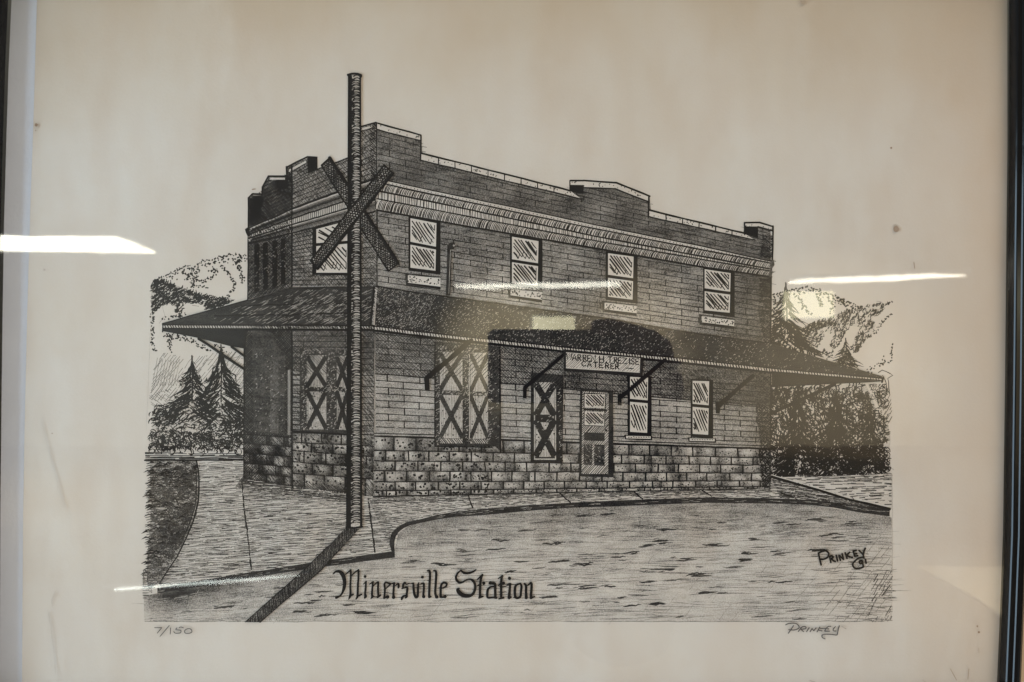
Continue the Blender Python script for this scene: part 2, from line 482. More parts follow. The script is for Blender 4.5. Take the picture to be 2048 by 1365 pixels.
def scribble(ink, ring, n, step, w, turns=14, d=1.0, flat=1.0):
    for x, y in scatter(ring, n):
        a = rng.random() * 6.28; p = [(x, y)]
        for _ in range(turns):
            a += rng.normal(0.75, 0.9); x += step * math.cos(a); y += step * flat * math.sin(a)
            if not inside(ring, x, y): break
            p.append((x, y))
        if len(p) > 2: ink.stroke(p, w * (0.7 + 0.6 * rng.random(len(p))), d, cap=False)
def pine(ink, tx, ty, by, hw, n, w=1.7, lean=0.0):
    L()
    ink.path([(tx, ty), (tx + 1 + lean * 0.3, lerp(ty, by, 0.3)), (tx + lean, lerp(ty, by, 0.75))], w * 1.5)
    for k in range(n):
        t = (0.04 + 0.96 * (k + rng.random()) / n) ** 0.85
        y0 = lerp(ty, by, t * 0.93); s_ = 1 if rng.random() < 0.5 else -1
        cx = tx + lean * t
        ln = hw * t * (0.45 + 0.65 * rng.random()); x0 = cx + s_ * ln * rng.random() * 0.45
        dr = (by - ty) * (0.10 + 0.14 * rng.random()) * (0.5 + t * 0.7)
        u = np.linspace(0, 1, 5)
        xs = x0 + s_ * ln * u; ys = y0 + dr * u ** (0.65 if rng.random() < .5 else 1.3)
        ink.stroke(np.column_stack([xs, ys]), w * np.array([1.1, 1.3, 1.2, .8, .4]) * (0.6 + 0.8 * rng.random()), 1, cap=False)

# far hills on the left
L(); k = Ink()
ridge = [(307, 561), (330, 552), (345, 545), (362, 537), (374, 532), (388, 537), (398, 528), (407, 522), (425, 521), (436, 514), (452, 512), (464, 509), (478, 510), (493, 511)]
for off, n_, wd in ((0, 70, 2.0), (6, 60, 5), (12, 38, 6)): stipple(k, [(x, y + off) for x, y in ridge], wd, n_)
stipple(k, [(366, 545), (376, 552), (372, 560), (378, 558)], 3, 16)
stipple(k, [(386, 540), (386, 556), (388, 568), (382, 576)], 4, 26)
stipple(k, [(391, 540), (394, 556), (400, 564), (412, 561), (424, 557), (430, 548), (433, 541), (420, 540)], 4, 50)
stipple(k, [(378, 566), (390, 571), (402, 573), (418, 576)], 3, 16)
stipple(k, [(442, 530), (452, 542), (462, 555), (470, 568), (466, 580), (456, 592)], 3.5, 52)
stipple(k, [(468, 518), (476, 530), (482, 546), (485, 560), (486, 568)], 4, 46)
stipple(k, [(480, 515), (478, 526)], 3, 12)
band = [(303, 566), (316, 559), (336, 564), (352, 571), (372, 578), (392, 587), (414, 590), (432, 596), (452, 594), (468, 600), (452, 607), (430, 615), (412, 618), (404, 609), (388, 606), (362, 604), (345, 609), (332, 606), (322, 614), (310, 622), (302, 618)]
k.poly(band, .2); L(); ticks(k, band, 470, -38, 8.5, 1.9, 12)
ticks(k, [(352, 606), (370, 606), (362, 634), (350, 634)], 34, -40, 6, 2.0, 20)
ticks(k, [(410, 606), (440, 604), (465, 601), (420, 620)], 34, -14, 11, 1.4, 8)
stipple(k, [(306, 622), (305, 660), (304, 690), (310, 706)], 5, 46)
stipple(k, [(322, 640), (345, 632), (375, 628)], 4, 10)
stipple(k, [(330, 668), (345, 676), (366, 676), (384, 684), (400, 693), (420, 701)], 6, 70)
stipple(k, [(334, 672), (342, 690), (340, 702)], 6, 22); stipple(k, [(424, 690), (446, 694), (450, 708)], 6, 14)
k.line((384, 611), (398, 613), 0.8, .7); k.path([(305, 616), (322, 605), (330, 632), (318, 648)], 0.7, .5)
k.build('drawn_hill', label='stippled hills drawn left of the station')

# slanting pen strokes of sky behind the left trees
L(); k = Ink()
sky_ring = [(300, 800), (306, 740), (326, 706), (360, 712), (420, 712), (436, 704), (490, 704), (490, 812), (400, 810)]
k.hatch(sky_ring, -52, 4.4, 0.9, 0.75, gap=.25, piece=36, wob=1.2, keep=.9)
k.hatch([(405, 712), (490, 712), (490, 800), (470, 800)], -10, 5.2, 0.8, 0.7, gap=.5, piece=26, wob=1.0, keep=.8)
for i in range(9): 
    x = 306 + i * 5.5; k.path([(x + 9, 716 + i), (x, 760 + 6 * rng.random()), (x + 3, 772), (x + 8, 750)], 0.8, .7)
k.hatch([(298, 792), (345, 775), (330, 815), (303, 815)], 40, 4, 0.9, .7, gap=.4, piece=20)
k.build('drawn_sky', label='slanting pen strokes of sky behind the left pines')

def tree_obj(fn, name, label):
    k = Ink(); fn(k); k.build(name, label=label)
def bush_left(k):
    L()
    ring = [(301, 905), (297, 880), (304, 855), (303, 830), (318, 812), (350, 800), (392, 800), (430, 806), (470, 806), (487, 800), (490, 905)]
    k.poly(ring, .16); L(); curls(k, ring, 620, 3.5, 8.5, 1.45, 2.4, -2.6, 0.9)
    curls(k, [(301, 905), (297, 870), (340, 862), (420, 872), (488, 868), (490, 905)], 380, 3, 6.5, 1.5, 2.4, -2.2, 1.3)
    ticks(k, [(440, 845), (490, 835), (490, 880), (445, 870)], 60, -50, 12, 3.0, 14)
    ticks(k, [(306, 820), (350, 805), (350, 850), (306, 850)], 60, -35, 10, 2.2, 18)
    k.stroke([(476, 838), (484, 796), (488, 840)], [1.2, 2.6, 1.2]); k.stroke([(474, 806), (481, 812), (486, 790)], 2)
tree_obj(bush_left, 'drawn_bush', 'tangled bushes drawn below the left pines')
def t1(k):
    pine(k, 384, 712, 838, 58, 105, 1.5); L(); curls(k, [(345, 770), (384, 735), (425, 775), (420, 812), (340, 812)], 60, 5, 9, 1.7, 1.6, 0.4, .8)
tree_obj(t1, 'drawn_pine_tree', 'shorter of the two pines drawn at the left')
def t2(k):
    pine(k, 442, 690, 842, 60, 120, 1.6); L()
    k.poly([(442, 690), (446, 715), (452, 728), (443, 724), (434, 727), (438, 712)], 1)
    ticks(k, [(446, 720), (470, 760), (490, 795), (480, 800), (455, 770)], 34, 52, 18, 2.2, 10); ticks(k, [(438, 722), (410, 780), (415, 790), (436, 760)], 24, 125, 16, 2.2, 10)
tree_obj(t2, 'drawn_pine_tree', 'taller of the two pines drawn at the left')

# right: hills, pine, thicket
L(); k = Ink()
rr = [(1545, 590), (1558, 588), (1572, 583), (1588, 580), (1602, 577), (1614, 575), (1628, 578), (1640, 583), (1656, 588), (1673, 594), (1690, 602), (1713, 611)]
for off, n_, wd in ((0, 80, 2.5), (6, 64, 5)): stipple(k, [(x, y + off) for x, y in rr], wd, n_)
stipple(k, [(1550, 596), (1548, 614), (1550, 630), (1548, 645)], 6, 48)
stipple(k, [(1594, 594), (1604, 606), (1612, 620), (1620, 630)], 4, 34); stipple(k, [(1632, 588), (1640, 602), (1642, 614)], 3.5, 26)
stipple(k, [(1656, 594), (1664, 606), (1666, 616), (1660, 624)], 4, 22); stipple(k, [(1672, 597), (1690, 606)], 5, 24)
hill = [(1602, 660), (1612, 650), (1640, 640), (1665, 632), (1690, 622), (1713, 615), (1745, 609), (1774, 606), (1764, 622), (1740, 640), (1752, 650), (1745, 668), (1730, 682), (1712, 706), (1700, 700), (1712, 668), (1722, 655), (1700, 652), (1690, 668), (1676, 690), (1664, 706), (1660, 690), (1668, 668), (1650, 664), (1640, 690), (1632, 694), (1626, 684), (1612, 676)]
k.poly(hill, .10); L(); ticks(k, hill, 520, -58, 6.0, 1.6, 18, .4)
ticks(k, [(1602, 660), (1620, 648), (1668, 632), (1668, 644), (1625, 664), (1610, 672)], 90, -62, 5.5, 1.9, 20, .4)
stipple(k, [(1785, 602), (1772, 610)], 1.5, 7); stipple(k, [(1784, 625), (1770, 640), (1760, 650), (1748, 668)], 3, 22)
stipple(k, [(1640, 700), (1655, 706), (1660, 716)], 6, 26); stipple(k, [(1784, 686), (1782, 700), (1784, 712), (1780, 726)], 2, 13)
stipple(k, [(1770, 716), (1764, 730), (1740, 740), (1732, 748)], 6, 24)
k.path([(1753, 603), (1762, 604), (1758, 609)], 0.7, .8); k.path([(1770, 616), (1756, 632), (1748, 634), (1756, 620), (1768, 614)], 0.8, .7)
k.build('drawn_hill', label='hatched hills drawn right of the station')
def t3(k):
    pine(k, 1571, 566, 700, 62, 120, 1.5, 4); L()
    k.poly([(1570, 566), (1573, 566), (1575, 600), (1569, 600)], .9)
    curls(k, [(1545, 690), (1550, 655), (1572, 635), (1592, 655), (1618, 690), (1640, 716), (1600, 706), (1560, 694)], 190, 3.5, 7.5, 2.0, 2.0, 2.2, .7)
    k.poly([(1576, 644), (1584, 652), (1590, 668), (1580, 668), (1574, 656)], 1)
    ticks(k, [(1590, 655), (1610, 678), (1650, 712), (1636, 712), (1600, 690)], 46, 42, 20, 1.5, 8)
tree_obj(t3, 'drawn_pine_tree', 'tall pine drawn against the right end of the station')
def t4(k):
    pine(k, 1691, 677, 735, 34, 50, 1.4); L(); scribble(k, [(1668, 728), (1690, 690), (1712, 722), (1718, 738), (1690, 734)], 34, 4.0, 1.5, 12)
tree_obj(t4, 'drawn_pine_tree', 'small pine drawn behind the right awning')
def thicket(k):
    L()
    ring = [(1543, 955), (1543, 776), (1580, 776), (1680, 770), (1730, 768), (1742, 790), (1752, 818), (1775, 838), (1781, 880), (1779, 900), (1782, 925), (1780, 950), (1700, 950), (1640, 955), (1580, 956)]
    k.poly(ring, .22); L(); curls(k, ring, 1150, 3.0, 7.0, 1.8, 2.2, 2.6, .9); pine(k, 1596, 770, 965, 62, 190, 1.6); pine(k, 1672, 772, 965, 64, 190, 1.6); pine(k, 1740, 800, 955, 44, 110, 1.4); L(); ticks(k, [(1545, 785), (1680, 778), (1725, 790), (1750, 860), (1760, 900), (1545, 900)], 420, 66, 9, 1.9, 26, .5)
    low = [(1545, 955), (1545, 905), (1600, 895), (1660, 910), (1720, 910), (1775, 920), (1780, 950), (1640, 955)]
    curls(k, low, 300, 3.0, 6.0, 1.9, 2.4, 2.0, 1.6)
    ticks(k, [(1543, 780), (1600, 780), (1600, 900), (1543, 910)], 170, 62, 10, 2.0, 22)
    scribble(k, [(1650, 780), (1730, 772), (1780, 850), (1782, 945), (1650, 940)], 150, 5.5, 1.5, 16)
    ticks(k, [(1600, 790), (1660, 785), (1700, 900), (1620, 930)], 210, 58, 11, 2.2, 22)
    curls(k, [(1543, 776), (1640, 774), (1600, 800), (1545, 815)], 130, 4, 8, 1.9, 1.8, 2.6, .5)
tree_obj(thicket, 'drawn_bush', 'dense scribbled thicket drawn right of the station')
def small_tree(k):
    L()
    k.path([(1756, 746), (1764, 740), (1772, 743), (1785, 751), (1776, 757), (1777, 772), (1779, 790), (1773, 778), (1771, 760), (1764, 752), (1756, 760)], 1.3, 1, 1.0, 6)
    scribble(k, [(1728, 768), (1775, 768), (1781, 835), (1755, 822), (1744, 790)], 46, 6.0, 1.1, 12)
    k.hatch([(1756, 815), (1782, 790), (1783, 830), (1778, 850), (1762, 830)], -62, 4, 1.1, .9, gap=.2, piece=22)
tree_obj(small_tree, 'drawn_bush', 'loosely outlined shrub drawn past the tip of the right awning')

# ================================================================== drawing: ground
kerb_top = [(315, 1177), (390, 1163), (468, 1150), (540, 1139), (612, 1127), (640, 1123), (783, 1103)]
kerb_bot = [(315, 1187), (390, 1175), (468, 1161), (540, 1150), (612, 1139), (640, 1135), (790, 1115)]
kc_out = [(783, 1103), (780, 1092), (779, 1082), (783, 1067), (790, 1059), (800, 1051), (815, 1044), (840, 1039), (875, 1030), (909, 1024), (960, 1019), (1006, 1015), (1070, 1010), (1137, 1006), (1238, 1001), (1326, 998), (1413, 995), (1500, 996), (1578, 998), (1618, 1000), (1670, 1005), (1717, 1011), (1779, 1019)]
kc_in = [(790, 1115), (789, 1093), (789, 1084), (792, 1073), (798, 1064), (807, 1057), (820, 1051), (842, 1046), (877, 1039), (910, 1034), (962, 1031), (1006, 1027), (1070, 1021), (1137, 1016), (1238, 1013), (1326, 1009), (1413, 1006), (1500, 1007), (1578, 1008), (1618, 1010), (1670, 1016), (1717, 1025), (1779, 1033)]

L(); k = Ink()
road_top = [(288, 1192), (315, 1187), (468, 1160), (640, 1135), (788, 1114), (790, 1090), (793, 1073), (799, 1064), (820, 1051), (842, 1046), (910, 1034), (1006, 1027), (1137, 1016), (1238, 1013), (1413, 1006), (1578, 1008), (1618, 1010), (1717, 1025), (1779, 1033), (1783, 1036)]
def road_d(X, Y, V):
    top = polyy(road_top, X); dd = Y - top
    d = 0.18 + 0.36 * np.exp(-dd / 46.0)
    d *= 1 - 0.55 * np.clip((X - 1560) / 120, 0, 1) * np.clip((Y - 1050) / 80, 0, 1)
    d += 0.42 * np.exp(-((X - 350) / 110) ** 2 - ((Y - 1192 + (X - 350) * 0.12) / 20) ** 2)
    title = np.exp(-((X - 870) / 230) ** 6 - ((Y - 1172) / 42) ** 4)
    d = d * (1 - 0.5 * title)
    lf = np.clip((X - 286) / 40, 0, 1)
    return d * (0.35 + 0.65 * lf) * (0.85 + 0.3 * np.sin(X / 97.0 + Y / 31.0) ** 2)
k.grid(road_top, [(288, 1243), (1783, 1243)], 150, 16, road_d)
L()
def flecks(n, ring, ln, w, d, slope=0.02):
    for x, y in scatter(ring, n):
        l_ = ln * (0.3 + 1.1 * rng.random()); m_ = rng.normal(-slope, 0.05)
        u = np.linspace(-.5, .5, 5)
        k.stroke(np.column_stack([x + l_ * u, y + l_ * u * m_ + rng.normal(0, .5, 5) + 1.6 * rng.normal() * (u * u)]), w * np.array([.4, 1, 1.2, .9, .3]) * (.6 + .8 * rng.random()), d, cap=False)
roadpoly = [(310, 1200), (468, 1165), (640, 1140), (800, 1110), (805, 1065), (910, 1040), (1137, 1020), (1413, 1012), (1578, 1014), (1717, 1030), (1770, 1042), (1780, 1240), (310, 1240)]
flecks(900, roadpoly, 84, 0.8, .6); flecks(160, roadpoly, 34, 1.6, .85, .04); k.hatch(roadpoly, -52, 26, .7, .5, gap=1.6, piece=50, wob=1)
flecks(560, [(800, 1110), (805, 1062), (1010, 1030), (1413, 1009), (1618, 1014), (1700, 1040), (1600, 1075), (1100, 1075), (900, 1085)], 40, 0.9, .6)
L()
bold = [(1000, 1080), (930, 1060), (1060, 1062), (890, 1130), (1290, 1090), (1240, 1115), (1140, 1123), (1160, 1128), (1270, 1105), (1340, 1060), (1430, 1090), (1430, 1062), (1510, 1078), (1490, 1107), (1530, 1102), (1490, 1120), (1405, 1150), (1180, 1175), (1290, 1165), (1110, 1195), (1230, 1172), (1440, 1183), (1320, 1085), (1370, 1120), (1450, 1042), (1560, 1048), (1630, 1040), (1690, 1045), (1660, 1070), (1580, 1165), (1540, 1162), (1120, 1172), (1010, 1145), (980, 1103), (1040, 1122), (1100, 1086), (1165, 1030), (1210, 1028), (650, 1190), (620, 1205), (600, 1222), (690, 1212), (730, 1228), (640, 1231), (450, 1216), (560, 1180), (1610, 1098), (1420, 1185), (1330, 1142), (1380, 1147), (1270, 1210), (1310, 1208), (1250, 1193)]
for x, y in bold:
    x += rng.normal(0, 6); n_ = rng.integers(1, 4)
    for _ in range(n_):
        l_ = 14 + 30 * rng.random(); yy = y + rng.normal(0, 2.2); xx = x + rng.normal(0, 7)
        u = np.linspace(-.5, .5, 6)
        k.stroke(np.column_stack([xx + l_ * u, yy - 0.06 * l_ * u + rng.normal(0, .7, 6)]), 2.2 * np.array([.5, 1.1, 1.2, 1, .8, .3]), .95, cap=False)
k.hatch([(1640, 1243), (1650, 1180), (1700, 1150), (1783, 1040), (1783, 1243)], -52, 11, 1.0, .6, gap=.4, piece=60, wob=1)
k.hatch([(1560, 1243), (1620, 1140), (1783, 1060), (1783, 1243)], -50, 14, 0.7, .4, gap=.6, piece=40, wob=1)
k.hatch([(1690, 1243), (1700, 1050), (1783, 1040), (1785, 1243)], 4, 7, 1.1, .7, gap=.5, piece=46, wob=1.4)
k.hatch([(1735, 1240), (1748, 1150), (1783, 1140), (1783, 1240)], -60, 6, 1.3, .9, gap=.2, piece=40, wob=1.4, keep=.7)
k.path([(290, 1243), (500, 1243.5), (800, 1243), (1300, 1243.5), (1600, 1243.5), (1768, 1243)], 1.1, .6, 1.0)
k.path([(1784, 950), (1784.5, 1100), (1783, 1243)], 0.7, .35); k.path([(303, 620), (297, 760), (293, 860)], .6, .25)
k.hatch([(296, 1200), (560, 1165), (560, 1185), (440, 1215), (330, 1232), (300, 1220)], -9, 3.0, 1.2, .6, gap=.2, piece=60, wob=1)
k.hatch([(300, 1236), (500, 1225), (500, 1243), (300, 1243)], -3, 3.6, 1.0, .55, gap=.4, piece=50, wob=1)
k.build('drawn_road', label='grey toned roadway drawn in front of the station')

L(); k = Ink()
walk = [(398, 925), (488, 920), (488, 957), (585, 973), (697, 988), (747, 993), (840, 989), (1238, 981), (1541, 976), (1543, 955), (1640, 982), (1779, 1020)] + kc_out[::-1] + kerb_top[::-1] + [(319, 1168), (337, 1140), (355, 1113), (373, 1076), (387, 1042), (397, 1004), (398, 959)]
k.poly(walk, .17)
L()
k.hatch([p for p in walk if p[0] < 800], -4, 2.9, .95, .85, gap=.12, piece=50, wob=1.5, jit=.5)
k.hatch([p for p in walk if p[0] < 800], -9, 6.5, 0.9, .7, gap=.8, piece=34, wob=1.6, jit=.5)
k.hatch([p for p in walk if p[0] < 800], 2, 7.5, 1.25, .95, gap=2.0, piece=26, wob=1.6, jit=.5)
right_walk = [(736, 995), (840, 991), (1238, 983), (1541, 978), (1543, 957), (1640, 984), (1775, 1020)] + kc_out[::-1]
k.hatch(right_walk, -5, 2.7, .95, .85, gap=.2, piece=26, wob=1.3, jit=.5)
k.hatch(right_walk, 9, 5.5, 1.0, .85, gap=.7, piece=20, wob=1.2, jit=.5)
k.hatch([(748, 994), (1238, 983), (1541, 978), (1541, 986), (1238, 992), (900, 1002), (748, 1008)], 0, 2.2, 1.2, .85, gap=.3, piece=30, wob=1)
k.hatch([(1543, 957), (1775, 1022), (1720, 1012), (1560, 996)], 8, 2.6, 1.3, .95, gap=.1, piece=30, wob=1)
L(); k.hatch([(488, 950), (585, 974), (697, 990), (697, 1004), (585, 992), (470, 975)], 5, 1.9, 1.3, .95, gap=.1, piece=30, wob=1.2)
k.hatch([(490, 970), (697, 998), (697, 1015), (485, 995)], 3, 3, 1.1, .8, gap=.4, piece=30, wob=1.2)
def dashed(pts, w):
    p = np.asarray(pts, float)
    for a, b in zip(p[:-1], p[1:]):
        n_ = max(2, int(np.linalg.norm(b - a) / 7))
        for i in range(n_):
            q0, q1 = a + (b - a) * i / n_, a + (b - a) * (i + .8) / n_
            k.line(q0, q1, w * (.6 + .8 * rng.random()), 1, .8, 4)
dashed([(484, 965), (490, 1030), (497, 1085), (503, 1141)], 2.4); dashed([(736, 996), (742, 1040), (750, 1106)], 2.4)
dashed([(936, 990), (946, 1018)], 3); dashed([(1118, 986), (1142, 1006)], 2.6); dashed([(1268, 984), (1286, 1000)], 2.2); dashed([(1405, 982), (1440, 1004)], 2.6); dashed([(1560, 985), (1596, 1000)], 2.2)
k.line((747, 993.5), (1541, 976.5), 2.4, 1, .6)
far = [(1546, 955), (1640, 953), (1783, 948), (1783, 1014), (1700, 994), (1620, 972)]
k.poly(far, .10); L()
k.hatch(far, -2, 5.0, 1.5, .95, gap=.7, piece=24, wob=1.2); k.hatch(far, 4, 7, 1.0, .8, gap=.9, piece=20, wob=1.2)
k.hatch([(1600, 952), (1783, 946), (1783, 960), (1650, 964)], -2, 2.8, 1.2, .8, gap=.3, piece=40)
k.build('drawn_pavement', label='hatched pavement drawn around the station')

L(); k = Ink()
k.poly(kerb_top + kerb_bot[::-1], .97)
k.poly(kc_out + kc_in[::-1], .97)
L()
for a, b in ((kerb_top, kerb_bot), (kc_out, kc_in)):
    a, b = np.asarray(a, float), np.asarray(b, float)
    for _ in range(70 if len(a) > 10 else 24):
        i = rng.integers(8 if len(a) > 10 else 0, len(a) - 1); t = rng.random(); v_ = .2 + .55 * rng.random()
        p = lerp(lerp(a[i], a[i + 1], t), lerp(b[i], b[i + 1], t), v_); dr = (a[i + 1] - a[i]); dr /= np.linalg.norm(dr)
        l_ = 3 + 7 * rng.random(); k.stroke([p - dr * l_, p + dr * l_], [.2, .7], .25, cap=False)
k.path([(1543, 954), (1620, 976), (1700, 1000), (1779, 1019)], 5, 1); k.path([(1543, 950), (1640, 978)], 1.6, .05)
k.build('drawn_kerb', label='thick dark kerb line curving along the drawn road')

L(); k = Ink()
grass = [(300, 922), (345, 920), (393, 922), (397, 940), (398, 959), (397, 1004), (387, 1042), (373, 1076), (355, 1113), (337, 1140), (319, 1166), (296, 1180), (294, 1120), (300, 1060), (302, 1000), (300, 950)]
k.poly(grass, .55); L()
scribble(k, grass, 300, 4.2, 1.3, 16, .9, .55); scribble(k, [(340, 930), (397, 930), (394, 1030), (350, 1115), (312, 1160), (320, 1050)], 200, 4.0, 1.4, 16, .95, .6)
for x, y in scatter([(294, 925), (330, 925), (340, 1060), (300, 1150), (290, 1150)], 110) if True else []:
    k.stroke([(x - 9, y + 2), (x, y - 2.5), (x + 9, y)], [.6, 3.2, .6], 1, cap=False)
for x, y in scatter([(330, 925), (395, 925), (380, 1040), (340, 1100)], 60):
    k.stroke([(x - 8, y + 2), (x, y - 2), (x + 8, y)], [.6, 3.0, .6], 1, cap=False)
for i in range(52):
    y = 926 + i * 4.9; l_ = 10 + 26 * rng.random(); k.stroke([(290 + 6 * rng.random(), y + 2), (300, y), (300 + l_, y + rng.normal(0, 2))], [1, 1.6, .6], .9, cap=False)
k.path([(393, 922), (397, 940), (398.5, 959), (397, 1004), (387, 1042), (373, 1076), (355, 1113), (337, 1140), (319, 1167)], 3.0, 1)
k.path([(391, 930), (394, 960), (392, 1004), (382, 1042), (366, 1078)], 1.6, 1)
k.hatch([(290, 905), (490, 908), (490, 921), (292, 924)], 0, 2.4, 1.4, .95, gap=.1, piece=60, wob=1)
k.line((290, 921), (488, 920.5), 2.4); k.hatch([(284, 1140), (306, 1140), (304, 1172), (286, 1172)], 90, 3.4, 1.2, .8, piece=20, gap=.2); k.hatch([(284, 1140), (306, 1140), (304, 1200), (286, 1200)], 0, 3.6, 1.2, .8, piece=24, gap=.2)
k.build('drawn_grass', label='scribbled grass verge drawn at the far left')

# ================================================================== drawing: the station
CT = [(754, 357), (776, 362), (820, 372), (1000, 409.5), (1180, 448), (1400, 492), (1541, 523)]     # cornice, top line on the front
CB = [(754, 421), (820, 433), (1020, 468), (1218, 502), (1407, 535), (1541, 554)]                   # cornice, bottom line
JN = [(754, 573), (820, 584), (962, 603), (1218, 638), (1388, 667), (1542, 687)]                    # wall meets awning
EV = [(750, 653), (857, 666), (978, 679), (1129, 695), (1352, 716), (1543, 737), (1766, 757)]       # eave of the awning
SH = [(751, 748), (868, 757), (1063, 771), (1127, 778), (1302, 794), (1424, 804), (1542, 812)]      # edge of the awning's shade on the front
BT = [(749, 873), (868, 876), (1000, 880), (1110, 884), (1227, 888), (1498, 897), (1541, 899)]
BB = [(748, 992), (840, 989), (1238, 981), (1541, 976)]
PT = [(754, 247), (842, 271), (842.5, 307), (1140, 382), (1140.5, 362), (1167, 362), (1232, 366), (1299, 393), (1299.5, 421), (1488, 467), (1488.5, 445), (1520, 445), (1546, 453)]

def clap(k, face, x0, x1, rows, top, bot, w=1.25, jgap=65, jw=1.6, skip=0.06, joff=0):
    """board lines along a face with staggered butt joints"""
    for r, y0 in enumerate(rows):
        xs = np.arange(x0, x1 + 1, 9.0); ys = face(xs, y0) + wobble(len(xs), .10)
        ok = (ys > top(xs) + 1.5) & (ys < bot(xs) - 1.5)
        i = 0
        while i < len(xs):
            if not ok[i]: i += 1; continue
            j = i
            while j + 1 < len(xs) and ok[j + 1] and rng.random() > skip * .3: j += 1
            if j > i: k.stroke(np.column_stack([xs[i:j + 1], ys[i:j + 1]]), w * (.75 + .5 * rng.random(j - i + 1)), 1, cap=False)
            i = j + 1
        if jgap and r + 1 < len(rows):
            for x in np.arange(x0 + joff + (jgap / 2 if r % 2 else 0) + 22, x1 - 6, jgap):
                x = x + rng.normal(0, 1.2); a, b_ = float(face(x, y0)), float(face(x, rows[r + 1]))
                if a > top(x) + 2 and b_ < bot(x) - 1: k.line((x, a), (x + .3, b_ + .6), jw, 1, .3)
fn = lambda pts: (lambda x: polyy(pts, x))
const = lambda c: (lambda x: np.zeros_like(np.asarray(x, float)) + c)

# --- front wall, upper storey and parapet
L(); k = Ink()
k.grid(PT, CT, 260, 3, lambda X, Y, V: .77 + .08 * np.sin(X / 61 + 1) * np.sin(X / 23 + V * 4) + .05 * V)
k.grid(CB, JN, 130, 6, lambda X, Y, V: .71 - .12 * V + .08 * np.sin(X / 47 + 2 * V) + .16 * np.clip((X - 1400) / 120, 0, 1) - .10 * np.exp(-((X - 970) / 120) ** 2 - ((V - .7) / .3) ** 2))
L()
clap(k, RF, 756, 1543, list(np.arange(196, 357, 12.4)), fn(PT), fn(CT), 1.3)
clap(k, RF, 756, 1540, list(np.arange(432, 573, 11.9)), fn(CB), fn(JN), 1.35)
def toning(x0, x1, top, bot, n, d, ln=26, w=1.0, sl=.18):
    for _ in range(n):
        x = lerp(x0, x1, rng.random()); y = lerp(polyy(top, x), polyy(bot, x), rng.random()); l_ = ln * (.4 + rng.random())
        s_ = sl if y < 520 else sl * .6
        k.stroke([(x - l_ / 2, y - l_ / 2 * s_), (x + l_ / 2, y + l_ / 2 * s_)], [.4, w * (.6 + .8 * rng.random())], d, cap=False)
toning(760, 1536, [(p[0], p[1] + 12) for p in PT], CT, 800, .8)
toning(760, 1536, CB, [(p[0], p[1] - 40) for p in JN], 620, .75)
for _ in range(240):
    x = lerp(760, 1536, rng.random()); y = lerp(polyy(PT, x) + 14, polyy(CT, x), rng.random()); k.dot(x, y, .5 + .6 * rng.random(), 1, .4, 6)
edge = [(1524, 470), (1544, 470), (1544, 518), (1520, 515)]
k.hatch(edge, 35, 2.6, 1.2, 1, gap=.3, piece=9); k.hatch(edge, -50, 3.2, 1.1, 1, gap=.3, piece=9)
edge = [(1520, 560), (1542, 556), (1542, 686), (1528, 684), (1516, 620)]
k.hatch(edge, 38, 2.8, 1.2, 1, gap=.3, piece=10); k.hatch(edge, -48, 3.2, 1.2, 1, gap=.3, piece=10)
# copings: pale band under a heavy line, speckled
def coping(a, b, c, e, w=2.6, n=20, dash=True):
    k.quad(a, b, c, e, .05); 
    return (a, b, c, e, w, n)
L(); cop = [((754, 247), (842, 271), (840, 282), (754, 260)), ((843, 307), (1140, 382), (1163, 399), (840, 321)), ((1141, 362), (1167, 362), (1167, 372), (1141, 372)), ((1167, 362), (1232, 366), (1230, 378), (1167, 376)), ((1232, 366), (1299, 393), (1296, 404), (1230, 378)),
            ((1298, 421), (1488, 467), (1510, 481), (1297, 434)), ((1489, 446), (1518, 446), (1516, 455), (1489, 455)), ((1518, 446), (1546, 454), (1544, 462), (1516, 455))]
for q in cop: k.quad(*q, .04)
L()
for a, b, c, e in cop:
    a, b, c, e = map(np.asarray, (a, b, c, e)); n_ = int(np.linalg.norm(b - a) / 7)
    k.line(a, b, 3.4, 1, .5); k.line(e, c, 2.8, 1, .5)
    for _ in range(n_):
        u, v_ = rng.random(), .3 + .5 * rng.random(); p = lerp(lerp(a, b, u), lerp(e, c, u), v_)
        k.stroke([p, p + rng.normal(0, 1.6, 2) + (1.2, -1)], 1.4, 1, cap=False)
    if n_ > 18:
        for x in np.arange(max(a[0], e[0]) + 34, min(b[0], c[0]), 33.0): k.line((x, np.interp(x, [a[0], b[0]], [a[1], b[1]])), (x, np.interp(x, [e[0], c[0]], [e[1], c[1]])), 1.8)
for q in ([(1140, 371), (1167, 371), (1167, 388), (1160, 388), (1140, 383)], [(1489, 455), (1516, 455), (1516, 477), (1505, 474), (1489, 469)]): k.poly(q, 1)
for a, b, w in (((842, 271), (841, 321), 2.8), ((1140, 362), (1140, 384), 2.4), ((1298, 393), (1297, 435), 2.6), ((1546, 453), (1544, 520), 3), ((1542, 552), (1541, 690), 2.6), ((753, 246), (753, 360), 2.6), ((754, 420), (754, 575), 2.6), ((1489, 446), (1489, 470), 2.4), ((1163, 398), (1163, 404), 2.4)): k.line(a, b, w, 1, .5)
k.build('drawn_wall', label='boarded upper storey and parapet of the drawn front')

